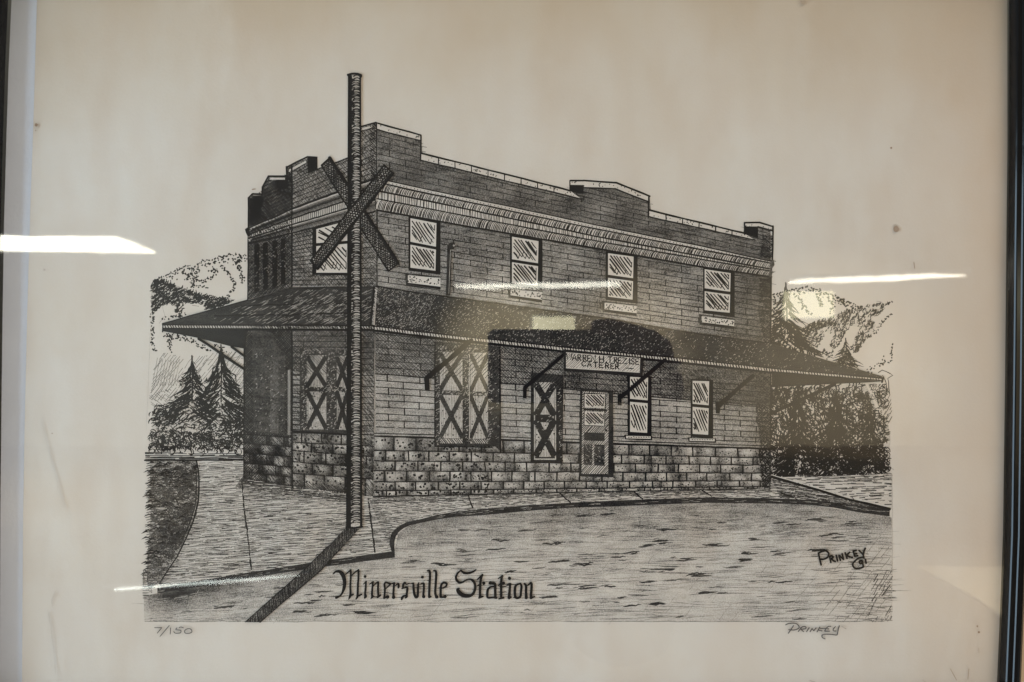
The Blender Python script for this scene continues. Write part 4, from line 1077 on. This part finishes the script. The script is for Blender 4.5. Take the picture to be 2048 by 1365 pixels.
for ch, xa, xb in (('W', 155, 262), ('A', 275, 372), ('R', 405, 475), ('R', 525, 600), ('E', 625, 690), ('N', 712, 800), ('H', 895, 990), ('.', 1030, 1075), ('T', 1090, 1180), ('R', 1232, 1300), ('E', 1322, 1380), ('Z', 1420, 1505), ('I', 1565, 1595), ('S', 1612, 1690), ('E', 1722, 1785)):
    t = (xa - 150) / 1650; yt, yb = lerp(146, 270, t), lerp(288, 398, t)
    for s_ in FONT[ch]: k.stroke([Z(lerp(xa, xb, u), lerp(yt, yb, v_)) for u, v_ in s_], 1.9 if ch != '.' else 3.2, 1)
for ch, xa, xb in (('C', 492, 580), ('A', 622, 710), ('T', 762, 850), ('E', 892, 970), ('R', 1032, 1110), ('E', 1152, 1222), ('R', 1260, 1335)):
    t = (xa - 490) / 840; yt, yb = lerp(318, 388, t), lerp(430, 498, t)
    for s_ in FONT[ch]: k.stroke([Z(lerp(xa, xb, u), lerp(yt, yb, v_)) for u, v_ in s_], 1.9, 1)
for i in range(5): k.line(Z(1500 + 30 * i, 470 + rng.normal(0, 12)), Z(1560 + 30 * i, 480 + rng.normal(0, 12)), 1.2)
k.build('drawn_sign', label='caterer name board drawn under the front awning')

# --- pole, its shadow, crossed boards
L(); k = Ink()
sh = [(692, 1056), (719, 1058), (690, 1088), (645, 1138), (580, 1193), (521, 1244), (491, 1244), (560, 1182), (605, 1143), (655, 1094)]
k.poly(sh, .80); L(); k.hatch(sh, 86, 2.6, 1.3, 1, gap=.1, piece=14); k.hatch(sh, -42, 4, 1.1, .95, gap=.3, piece=20)
for a, b_ in zip(sh[6:9], sh[7:10]): k.line(a, b_, 1.4)
for a, b_ in zip(sh[2:5], sh[3:6]): k.line(a, b_, 1.6)
k.build('drawn_pole_shadow', label='slanting shadow of the drawn pole across the road')

def arm(label, q, heavy):
    L(); k = Ink(); k.poly(q, .48); L()
    ang = math.degrees(math.atan2(q[2][1] - q[1][1], q[2][0] - q[1][0]))
    k.hatch(q, ang + 32, 4.0, 1.6, 1); k.hatch(q, ang - 35, 4.2, 1.6, 1); k.hatch(q, ang + 88, 5.5, 1.3, 1)
    for i, w in enumerate(heavy): k.line(q[i], q[(i + 1) % 4], w, 1, .5)
    k.build('drawn_crossed_board', label=label)
arm('crossed board behind the drawn pole', [(643, 332), (660, 317), (797, 527), (777, 543)], (3, 7, 3, 2.6))
L(); k = Ink()
pl = lambda y: np.interp(y, [150, 600, 1055], [697, 696, 693.5]); pr = lambda y: np.interp(y, [150, 600, 1055], [722, 723.5, 724.5])
k.poly([(pl(150), 150), (pr(150), 150), (pr(1055), 1055), (pl(1055), 1055)], .30); L()
k.poly([(pl(150) - .5, 150), (pl(150) + 7.5, 152), (pl(1055) + 9, 1054), (pl(1055) - 1, 1055)], 1); k.poly([(pr(150) - 2.6, 151), (pr(150) + .6, 151), (pr(1055) + .6, 1055), (pr(1055) - 4, 1055)], 1)
for y in np.arange(154, 1046, 3.3):
    y = y + rng.normal(0, .5); a, b_ = pl(y) + 6.5, pr(y) - 1.2; u = np.linspace(0, 1, 6)
    tilt = rng.normal(1.0, .9)
    x0 = lerp(a, b_, .25 * rng.random() if rng.random() < .4 else 0)
    k.stroke(np.column_stack([x0 + (b_ - x0) * u, y + 3.0 * (u - .5) ** 2 * 4 - tilt * u - 1.5]), np.array([2.6, 2.0, 1.5, 1.6, 2.0, 2.4]) * (.65 + .7 * rng.random()), 1, cap=False)
for y in np.arange(154, 1046, 2.6):
    if rng.random() < .5: k.stroke([(pl(y) + 7, y), (pl(y) + 11 + 3 * rng.random(), y + rng.normal(0, 1))], 2.0, 1, cap=False)
k.stroke([(696, 151), (704, 149), (710, 148.5), (716, 149), (723, 152)], 4.2); k.dot(697.5, 152, 2.6); k.dot(722, 154, 3.0)
k.stroke([(698, 1047), (706, 1052), (715, 1052), (722, 1047)], 1.4, .1); L()
k.stroke([(693, 1054), (708, 1056), (725, 1053.5)], 4.2, 1)
k.build('drawn_pole', label='tall banded pole drawn in front of the station corner')
arm('crossed board in front of the drawn pole', [(622, 522), (769, 331), (786, 348), (636, 538)], (2.8, 3, 6, 4))

# ================================================================== lettering
def write(k, Zf, strokes, scale, d=1.0):
    for s_ in strokes:
        p = np.array([Zf(a[0], a[1]) for a in s_]); w = np.array([a[2] for a in s_], float) / scale
        n_ = len(p)
        if n_ > 2:      # smooth through the measured points
            t = np.linspace(0, n_ - 1, (n_ - 1) * 5 + 1); i = np.clip(t.astype(int), 0, n_ - 2); f_ = (t - i)[:, None]
            P0, P1, P2, P3 = p[np.clip(i - 1, 0, n_ - 1)], p[i], p[i + 1], p[np.clip(i + 2, 0, n_ - 1)]
            c = .5 * (2 * P1 + (P2 - P0) * f_ + (2 * P0 - 5 * P1 + 4 * P2 - P3) * f_ ** 2 + (3 * P1 - P0 - 3 * P2 + P3) * f_ ** 3)
            k.stroke(c, np.interp(t, np.arange(n_), w), d)
        elif n_ == 2: k.stroke(p, w, d)
        else: k.dot(*p[0], w[0], d, .15, 14)
L(); k = Ink()
write(k, zoomed(660, 1130, 15.754), [
 [(105, 285, 32), (190, 205, 62), (300, 200, 95), (390, 270, 135), (440, 380, 125), (468, 520, 115), (465, 640, 108), (440, 760, 95), (400, 870, 62), (330, 960, 50), (260, 1000, 75), (205, 1025, 85)],
 [(500, 295, 32), (600, 205, 45), (665, 155, 52)], [(660, 155, 62), (665, 350, 62), (655, 550, 62), (650, 700, 66), (655, 900, 72), (640, 980, 84), (595, 1080, 25)], [(660, 960, 62), (740, 920, 52)],
 [(700, 320, 36), (800, 225, 42), (905, 150, 52)], [(905, 150, 66), (905, 400, 66), (890, 600, 66), (880, 900, 70), (870, 1000, 70), (825, 1080, 25)], [(900, 970, 52), (1000, 920, 55)],
 [(1112, 360, 46)], [(1060, 600, 22), (1150, 515, 42)], [(1140, 525, 60), (1130, 750, 66), (1115, 900, 66), (1128, 980, 100), (1100, 1030, 60)],
 [(1255, 600, 32), (1370, 522, 42)], [(1360, 535, 56), (1340, 750, 62), (1330, 930, 66), (1350, 985, 90), (1300, 1050, 36)], [(1375, 650, 36), (1490, 545, 46), (1530, 535, 60)], [(1530, 540, 66), (1520, 750, 70), (1530, 940, 70), (1500, 1020, 60)], [(1510, 1000, 70), (1600, 950, 55)],
 [(1770, 535, 50), (1725, 600, 62), (1738, 750, 66), (1730, 900, 62), (1710, 1040, 62)], [(1770, 535, 42), (1850, 570, 62), (1930, 585, 46)], [(1920, 590, 46), (1840, 670, 36), (1780, 730, 30)], [(1820, 1000, 56)], [(1730, 1010, 60), (1820, 1010, 60)]], 15.754)
write(k, zoomed(780, 1130, 15.754), [
 [(70, 575, 42), (140, 572, 70)], [(135, 565, 70), (125, 700, 66), (115, 880, 70), (118, 970, 80)], [(120, 1010, 56)], [(180, 650, 32), (260, 575, 52), (278, 640, 76), (270, 710, 60)],
 [(620, 570, 30), (520, 600, 42), (475, 555, 72), (422, 620, 72), (410, 720, 60), (375, 745, 30)], [(375, 745, 32), (470, 712, 50), (540, 700, 62), (552, 770, 76), (535, 900, 70), (530, 990, 76), (490, 1030, 50)], [(530, 960, 50), (440, 965, 60), (390, 1030, 82), (370, 1075, 62)],
 [(650, 590, 32), (735, 575, 60)], [(742, 575, 66), (750, 750, 76), (775, 920, 76), (822, 1005, 92), (880, 965, 72), (888, 750, 70), (897, 600, 66), (915, 550, 30)],
 [(1025, 378, 48)], [(990, 575, 42), (1055, 570, 60)], [(1070, 585, 66), (1072, 750, 72), (1056, 930, 72)], [(1065, 988, 56)],
 [(1185, 180, 52), (1245, 180, 72), (1266, 300, 76), (1252, 600, 76), (1240, 900, 76), (1240, 1000, 82)], [(1240, 1010, 72), (1290, 990, 60)],
 [(1370, 180, 42), (1440, 185, 72), (1460, 300, 76), (1445, 600, 76), (1430, 850, 76), (1450, 960, 82)], [(1475, 1000, 58)],
 [(1600, 1000, 82), (1600, 850, 76), (1610, 660, 72), (1650, 575, 72), (1720, 548, 72), (1790, 590, 66), (1770, 660, 60), (1700, 702, 42), (1650, 730, 30)], [(1610, 1010, 70), (1690, 1010, 52)], [(1735, 990, 54)]], 15.754)
write(k, zoomed(900, 1130, 11.378), [
 [(592, 108, 32), (520, 150, 46), (420, 182, 56), (320, 175, 60), (250, 122, 40)], [(250, 118, 30), (180, 180, 46), (140, 260, 50), (150, 330, 56), (210, 393, 60), (280, 390, 46), (350, 350, 36), (430, 322, 36), (510, 342, 56), (565, 420, 60), (575, 520, 60), (545, 620, 62), (480, 688, 64), (400, 700, 88), (290, 682, 100), (212, 620, 100), (180, 560, 80), (205, 530, 40)],
 [(625, 325, 26), (742, 220, 36)], [(735, 228, 46), (705, 320, 56), (690, 450, 60), (685, 650, 60), (690, 720, 70)], [(660, 745, 42), (750, 712, 42)], [(622, 470, 26), (700, 430, 42)], [(770, 412, 38)],
 [(900, 405, 50), (930, 385, 42)], [(900, 415, 50), (990, 412, 60), (1028, 440, 60), (1030, 600, 60), (1035, 740, 60)], [(1000, 485, 42), (920, 500, 42), (862, 560, 56), (850, 700, 60), (875, 742, 44), (980, 736, 46), (1062, 745, 46)],
 [(1098, 305, 26), (1198, 245, 42)], [(1180, 255, 50), (1165, 400, 60), (1165, 600, 60), (1165, 720, 60)], [(1112, 768, 32), (1220, 740, 46)], [(1098, 455, 30), (1160, 430, 40)], [(1220, 410, 36)],
 [(1355, 300, 40)], [(1297, 435, 26), (1368, 422, 46)], [(1370, 425, 50), (1356, 600, 60), (1345, 730, 70)], [(1345, 742, 78), (1390, 725, 32)],
 [(1600, 418, 42), (1510, 452, 50), (1480, 530, 60), (1480, 690, 60), (1520, 748, 56), (1600, 715, 50), (1615, 600, 56), (1626, 480, 56), (1600, 418, 42)], [(1450, 735, 26), (1490, 730, 50)],
 [(1695, 425, 50), (1730, 475, 60), (1730, 600, 60), (1735, 720, 70)], [(1735, 740, 37)], [(1770, 460, 32), (1848, 405, 50), (1856, 500, 60), (1845, 650, 60), (1845, 740, 70)], [(1840, 748, 60), (1928, 712, 26)]], 11.378)
k.build('title_lettering', label='blackletter title lettered across the drawn road')
def fixed(strokes, w): return [[(x, y, w) for x, y in s_] for s_ in strokes]
L(); k = Ink()
write(k, zoomed(1620, 1090, 15.754), fixed([[(250, 250), (300, 480), (335, 622)], [(255, 250), (360, 203), (480, 182), (560, 240), (572, 305), (530, 390), (430, 440), (320, 452)],
 [(600, 360), (640, 548)], [(600, 360), (660, 340), (712, 372), (690, 412), (640, 432)], [(650, 430), (720, 490), (782, 522)], [(810, 322), (850, 498)], [(940, 478), (895, 322)], [(895, 322), (1040, 450)], [(1040, 450), (995, 272)],
 [(1090, 242), (1150, 420)], [(1235, 225), (1130, 320)], [(1130, 320), (1240, 372), (1315, 390)], [(1440, 162), (1345, 190)], [(1345, 190), (1390, 352)], [(1390, 352), (1485, 332)], [(1370, 280), (1450, 270)],
 [(1530, 170), (1650, 300)], [(1722, 98), (1660, 285), (1682, 408)], [(1680, 400), (1590, 390), (1480, 432), (1352, 550), (1330, 640), (1400, 728), (1550, 732), (1662, 685)],
 [(1632, 492), (1560, 492), (1542, 560), (1590, 588), (1628, 540), (1620, 482)], [(1632, 500), (1650, 620), (1665, 688)], [(1732, 455), (1746, 572)]], 48), 15.754)
k.build('signature', label='bold artist signature drawn in the lower right road')
L(); k = Ink()
write(k, zoomed(1565, 1240, 14.629), fixed([[(70, 140), (160, 100), (300, 85), (400, 110), (470, 182), (450, 240), (330, 285), (160, 275)], [(315, 150), (220, 290), (150, 390)], [(440, 340), (540, 210)], [(500, 230), (600, 185), (672, 202), (650, 250), (520, 262)], [(520, 265), (610, 340)],
 [(770, 210), (685, 345)], [(790, 345), (850, 240)], [(850, 240), (900, 312)], [(900, 312), (975, 215)], [(1085, 190), (990, 350)], [(1080, 240), (1260, 240)], [(1040, 290), (1150, 316)], [(1410, 180), (1310, 190), (1212, 320)], [(1212, 320), (1372, 320)], [(1290, 250), (1350, 256)],
 [(1540, 180), (1470, 260), (1480, 310), (1560, 316)], [(1650, 150), (1620, 250), (1590, 400), (1555, 432), (1400, 412), (1200, 412), (1140, 450), (1160, 512), (1240, 550)]], 26), 14.629, .92)
write(k, zoomed(1565, 1240, 14.629), fixed([[(1700, 170), (1860, 260)]], 24), 14.629, .3)
k.build('pencil_signature', 'pencil', label='pencilled artist signature below the drawing')
L(); k = Ink()
write(k, zoomed(300, 1245, 20.48), fixed([[(205, 205), (510, 200)], [(510, 200), (315, 435)], [(820, 110), (430, 565)], [(870, 200), (850, 480)], [(1140, 205), (1080, 280), (1270, 310), (1292, 360), (1250, 420), (1060, 425), (990, 350)], [(1210, 200), (1290, 175), (1400, 215)],
 [(1640, 240), (1520, 262), (1440, 340), (1480, 430), (1640, 430), (1740, 370), (1710, 280), (1640, 240)]], 30), 20.48, .9)
k.build('edition_number', 'pencil', label='pencilled edition number below the drawing')
# foxing spots and specks on the old sheet
for x, y, r, d in ((1791, 459, 6.5, .62), (74, 251, 3.2, .8), (73, 262, 1.6, .5), (1781, 297, 2, 1), (1953, 1252, 1.8, .8), (1956, 1264, 2.2, .8), (90, 540, 2.4, .35), (106, 867, 1.3, .7), (1580, 690, 1.2, .4), (316, 333, 1.0, .6), (1605, 4, 6, .25)):
    L(); k = Ink(); k.dot(x, y, r, d, .3, 12); k.build('foxing_spot', 'foxing_and_crease')
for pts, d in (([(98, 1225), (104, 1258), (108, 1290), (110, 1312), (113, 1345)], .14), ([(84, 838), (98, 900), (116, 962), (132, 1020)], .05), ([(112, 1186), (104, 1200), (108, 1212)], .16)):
    L(); k = Ink(); k.path(pts, 1.6, d, 1.0, 8); k.build('crease_shade', 'foxing_and_crease')  # shading of the folds painted as faint brown lines
for a, b_, d in (((1899, 1337), (1912, 1360), .5), ((1936, 1337), (1934, 1358), .5), ((1826, 525), (1828, 538), .6), ((1956, 1296), (1956, 1306), .35), ((1844, 1359), (1852, 1365), .4), ((1618, 1360), (1630, 1364), .5), ((505, 380), (512, 379), .9)):
    L(); k = Ink(); k.line(a, b_, 1.4, d); k.build('paper_mark', 'foxing_and_crease')

# ================================================================== what the glass mirrors: lamps, far wall, the phone that takes the picture
CEIL = 2.62
def strip_lamp(label, a, b, D, thick, taper=1, mat='tube'):
    """long fluorescent fitting whose reflection runs between two pixels"""
    p, q = seen_in_glass(*a, D[0]), seen_in_glass(*b, D[1])
    root = empty('strip_lamp', tuple((p + q) / 2))
    tag(root, label, 'lamp', group='fluorescent strip lamps mirrored in the glass')
    bpy.context.view_layer.update()
    mid = (p + q) / 2; d = q - p; d /= np.linalg.norm(d)
    pts = [p + (q - p) * t for t in (0, .08, .3, .8, .95, 1)]
    v, f = [], []
    u_ = np.cross(d, (0, 0, 1)); u_ /= np.linalg.norm(u_); w_ = np.cross(d, u_); n = 12
    for i, c in enumerate(pts):
        rr_ = thick * ((.55, .8, 1, 1, .95, .8), (.4, .6, .9, 1, .95, .45), (.55, .8, 1, .75, .4, .15))[taper][i]
        v += [tuple(c + u_ * rr_ * math.cos(2 * math.pi * j / n) + w_ * rr_ * math.sin(2 * math.pi * j / n)) for j in range(n)]
    f = [(i * n + j, i * n + (j + 1) % n, (i + 1) * n + (j + 1) % n, (i + 1) * n + j) for i in range(len(pts) - 1) for j in range(n)]
    f += [tuple(range(n)), tuple(range((len(pts) - 1) * n, len(pts) * n))]
    o = mesh_obj('tube', v, f, M[mat], smooth=False); under(o, root)
    side = np.cross(d, (0, 0, 1)); side /= np.linalg.norm(side)
    hv = []
    for e in (p - d * .05, q + d * .05):
        for s1, z1 in ((-1, thick * 1.05), (1, thick * 1.05), (1, thick * 2.2), (-1, thick * 2.2)): hv.append(tuple(e + side * s1 * thick * 1.6 + np.array((0, 0, z1))))
    o = mesh_obj('housing', hv, [(0, 1, 2, 3), (7, 6, 5, 4), (0, 4, 5, 1), (1, 5, 6, 2), (2, 6, 7, 3), (3, 7, 4, 0)], M['housing']); under(o, root)
    return root
strip_lamp('fluorescent strip mirrored across the middle of the glass', (912, 574), (1240, 570), (11.2, 10.6), 0.040)
strip_lamp('fluorescent strip mirrored right of the drawn station', (1576, 565), (1932, 551), (10.6, 9.6), 0.036, 2)
strip_lamp('glowing strip added low at the left for a lamp reflected twice', (232, 1178), (600, 1150), (3.0, 3.4), 0.0085, 2, 'dim_strip')  # added glowing strip, stands for a second-hand reflection of a lamp
# flat lit troffer mirrored at the left edge
root = empty('ceiling_panel_lamp', tuple(seen_in_glass(120, 492, 7.2)))
tag(root, 'wide fluorescent panel mirrored at the left edge of the glass', 'lamp'); bpy.context.view_layer.update()
A = [seen_in_glass(-120, 478, 6.6), seen_in_glass(236, 481, 6.6), seen_in_glass(312, 507, 8.2), seen_in_glass(-120, 502, 8.2)]
o = mesh_obj('diffuser', A + [a + np.array((0, 0, .03)) for a in A], [(0, 1, 2, 3), (7, 6, 5, 4), (0, 4, 5, 1), (1, 5, 6, 2), (2, 6, 7, 3), (3, 7, 4, 0)], M['tube']); under(o, root)
B = [a + np.array((0, 0, .034)) for a in A]
o = mesh_obj('housing', B + [a + np.array((0, 0, .05)) for a in B], [(0, 1, 2, 3), (7, 6, 5, 4), (0, 4, 5, 1), (1, 5, 6, 2), (2, 6, 7, 3), (3, 7, 4, 0)], M['housing']); under(o, root)
# far wall of the room with two lit panels on it
v, f = box_vf(-14.0, 16.0, -12.75, -12.6, 0.0, 8.0); tag(mesh_obj('room_wall', v, f, M['hall']), kind='structure')
v, f = box_vf(-14.0, 16.0, -12.6, -2.2, -0.08, -0.002); tag(mesh_obj('floor', v, f, M['floor']), kind='structure')
def floor_px(x, y, h=0.0):
    u, v_ = (x - 1024.0) / F, (682.5 - y) / F
    dy, dz = CP - v_ * SP, SP + v_ * CP
    t = (h - CAMZ) / dz
    return (u * t, -(dy * t - DIST), h)
patch_px = [(1832, 1131), (1900, 1168), (1960, 1200), (2010, 1238), (2080, 1250), (2080, 1136)]  # outline of a pale floor piece added to mirror as a light patch
vt = [floor_px(x, y, .012) for x, y in patch_px]; vb = [(p[0], p[1], 0.0) for p in vt]; n_ = len(vt)
tag(mesh_obj('floor_light_patch', vt + vb, [tuple(range(n_)), tuple(range(2 * n_ - 1, n_ - 1, -1))] + [(i, n_ + i, n_ + (i + 1) % n_, (i + 1) % n_) for i in range(n_)], M['mat']), 'pale patch added on the floor mirrored at the lower right of the glass', 'mat')
def lit_panel(label, x0, x1, y0, y1):
    a, b = seen_in_glass(x0, y0, 12.5), seen_in_glass(x1, y1, 12.5)
    root = empty('lit_panel', (float(a[0]), -12.5, float(b[2]))); tag(root, label, 'lit panel', group='lit panels mirrored in the glass'); bpy.context.view_layer.update()
    v, f = box_vf(a[0], b[0], -12.56, -12.5, b[2], a[2]); under(mesh_obj('screen', v, f, M['lit_panel']), root)
    v, f = box_vf(a[0] - .03, b[0] + .03, -12.6, -12.565, b[2] - .03, a[2] + .03); under(mesh_obj('surround', v, f, M['housing']), root)
lit_panel('yellow lit panel mirrored just above the phone', 1066, 1149, 634, 676)
lit_panel('yellow lit panel mirrored beside the tall drawn pine', 1568, 1668, 583, 636)

# the phone, just behind the lens
def phone():
    x0, x1, z0, z1 = -0.0262, 0.134, CAMZ - 0.046, CAMZ + 0.0335
    y0, y1 = -DIST - 0.012, -DIST - 0.004
    root = empty('phone', ((x0 + x1) / 2, y0, z0)); tag(root, 'black phone mirrored in the glass in front of the drawn sign', 'phone'); bpy.context.view_layer.update()
    r, n = 0.0085, 7; ring = []
    for cx, cz, a0 in ((x1 - r, z1 - r, 0), (x0 + r, z1 - r, 90), (x0 + r, z0 + r, 180), (x1 - r, z0 + r, 270)):
        for i in range(n): a = R(a0 + 90 * i / (n - 1)); ring.append((cx + r * math.cos(a), cz + r * math.sin(a)))
    m_ = len(ring)
    v = [(x, y1, z) for x, z in ring] + [(x, y0, z) for x, z in ring]
    f = [tuple(range(m_)), tuple(range(2 * m_ - 1, m_ - 1, -1))] + [(i, m_ + i, m_ + (i + 1) % m_, (i + 1) % m_) for i in range(m_)]
    under(mesh_obj('body', v, f, M['phone']), root)
    for dx, dz in ((0.0, 0.0), (0.0, -0.022), (0.02, -0.011)):
        v, f = tube_vf((dx, y1 - .001, CAMZ + dz), (dx, y1 + .0012, CAMZ + dz), 0.0075, 20); under(mesh_obj('camera_lens', v, f, M['lens']), root)
phone()

# forearm and hand holding the phone
def skin_mesh(name, nodes, edges, mat, parent):
    me = bpy.data.meshes.new(name); me.from_pydata([n[0] for n in nodes], edges, []); me.materials.append(mat)
    o = link(bpy.data.objects.new(name, me)); o.modifiers.new('skin', 'SKIN')
    for i, n in enumerate(nodes): me.skin_vertices[0].data[i].radius = (n[1], n[1])
    me.skin_vertices[0].data[0].use_root = True
    o.modifiers['skin'].use_smooth_shade = True
    sb = o.modifiers.new('sub', 'SUBSURF'); sb.levels = 2; sb.render_levels = 2
    return under(o, parent) if parent else o
hp = lambda x, y, D: tuple(float(c) for c in seen_in_glass(x, y, D))
root = empty('person', hp(1310, 900, 0.46)); tag(root, 'dark sleeved forearm and hand gripping the phone, mirrored in the glass', 'person'); bpy.context.view_layer.update()
Dh = 0.398
N_ = [(hp(1310, 830, .45), .030), (hp(1305, 770, .435), .034), (hp(1295, 715, .425), .030),
      (hp(1298, 682, .405), .0125), (hp(1262, 668, Dh), .0105), (hp(1215, 655, Dh), .0095), (hp(1178, 656, Dh), .0078),     # index finger along the top edge
      (hp(1318, 700, .405), .012), (hp(1290, 672, .394), .0115), (hp(1262, 690, .388), .0095), (hp(1240, 700, .388), .0080),     # middle
      (hp(1330, 722, .405), .012), (hp(1300, 706, .390), .0105), (hp(1268, 716, .386), .0090), (hp(1248, 722, .386), .0075),      # ring
      (hp(1336, 750, .410), .011), (hp(1306, 742, .392), .0095), (hp(1280, 748, .388), .0080), (hp(1262, 752, .388), .0068),      # little
      (hp(1290, 790, .43), .014), (hp(1245, 790, .435), .011), (hp(1200, 770, .44), .0095), (hp(1165, 760, .44), .0080),     # thumb on the screen side
      (hp(1308, 700, .42), .020)]
E_ = [(0, 1), (1, 2), (2, 23), (23, 3), (3, 4), (4, 5), (5, 6), (23, 7), (7, 8), (8, 9), (9, 10), (2, 11), (11, 12), (12, 13), (13, 14), (1, 15), (15, 16), (16, 17), (17, 18), (1, 19), (19, 20), (20, 21), (21, 22)]
skin_mesh('hand', N_, E_, M['skin'], root)
skin_mesh('sleeve', [(hp(1308, 815, .452), .041), (hp(1280, 930, .50), .058), (hp(1240, 1080, .58), .075), (hp(1230, 1300, .62), .085)], [(0, 1), (1, 2), (2, 3)], M['sleeve'], root)
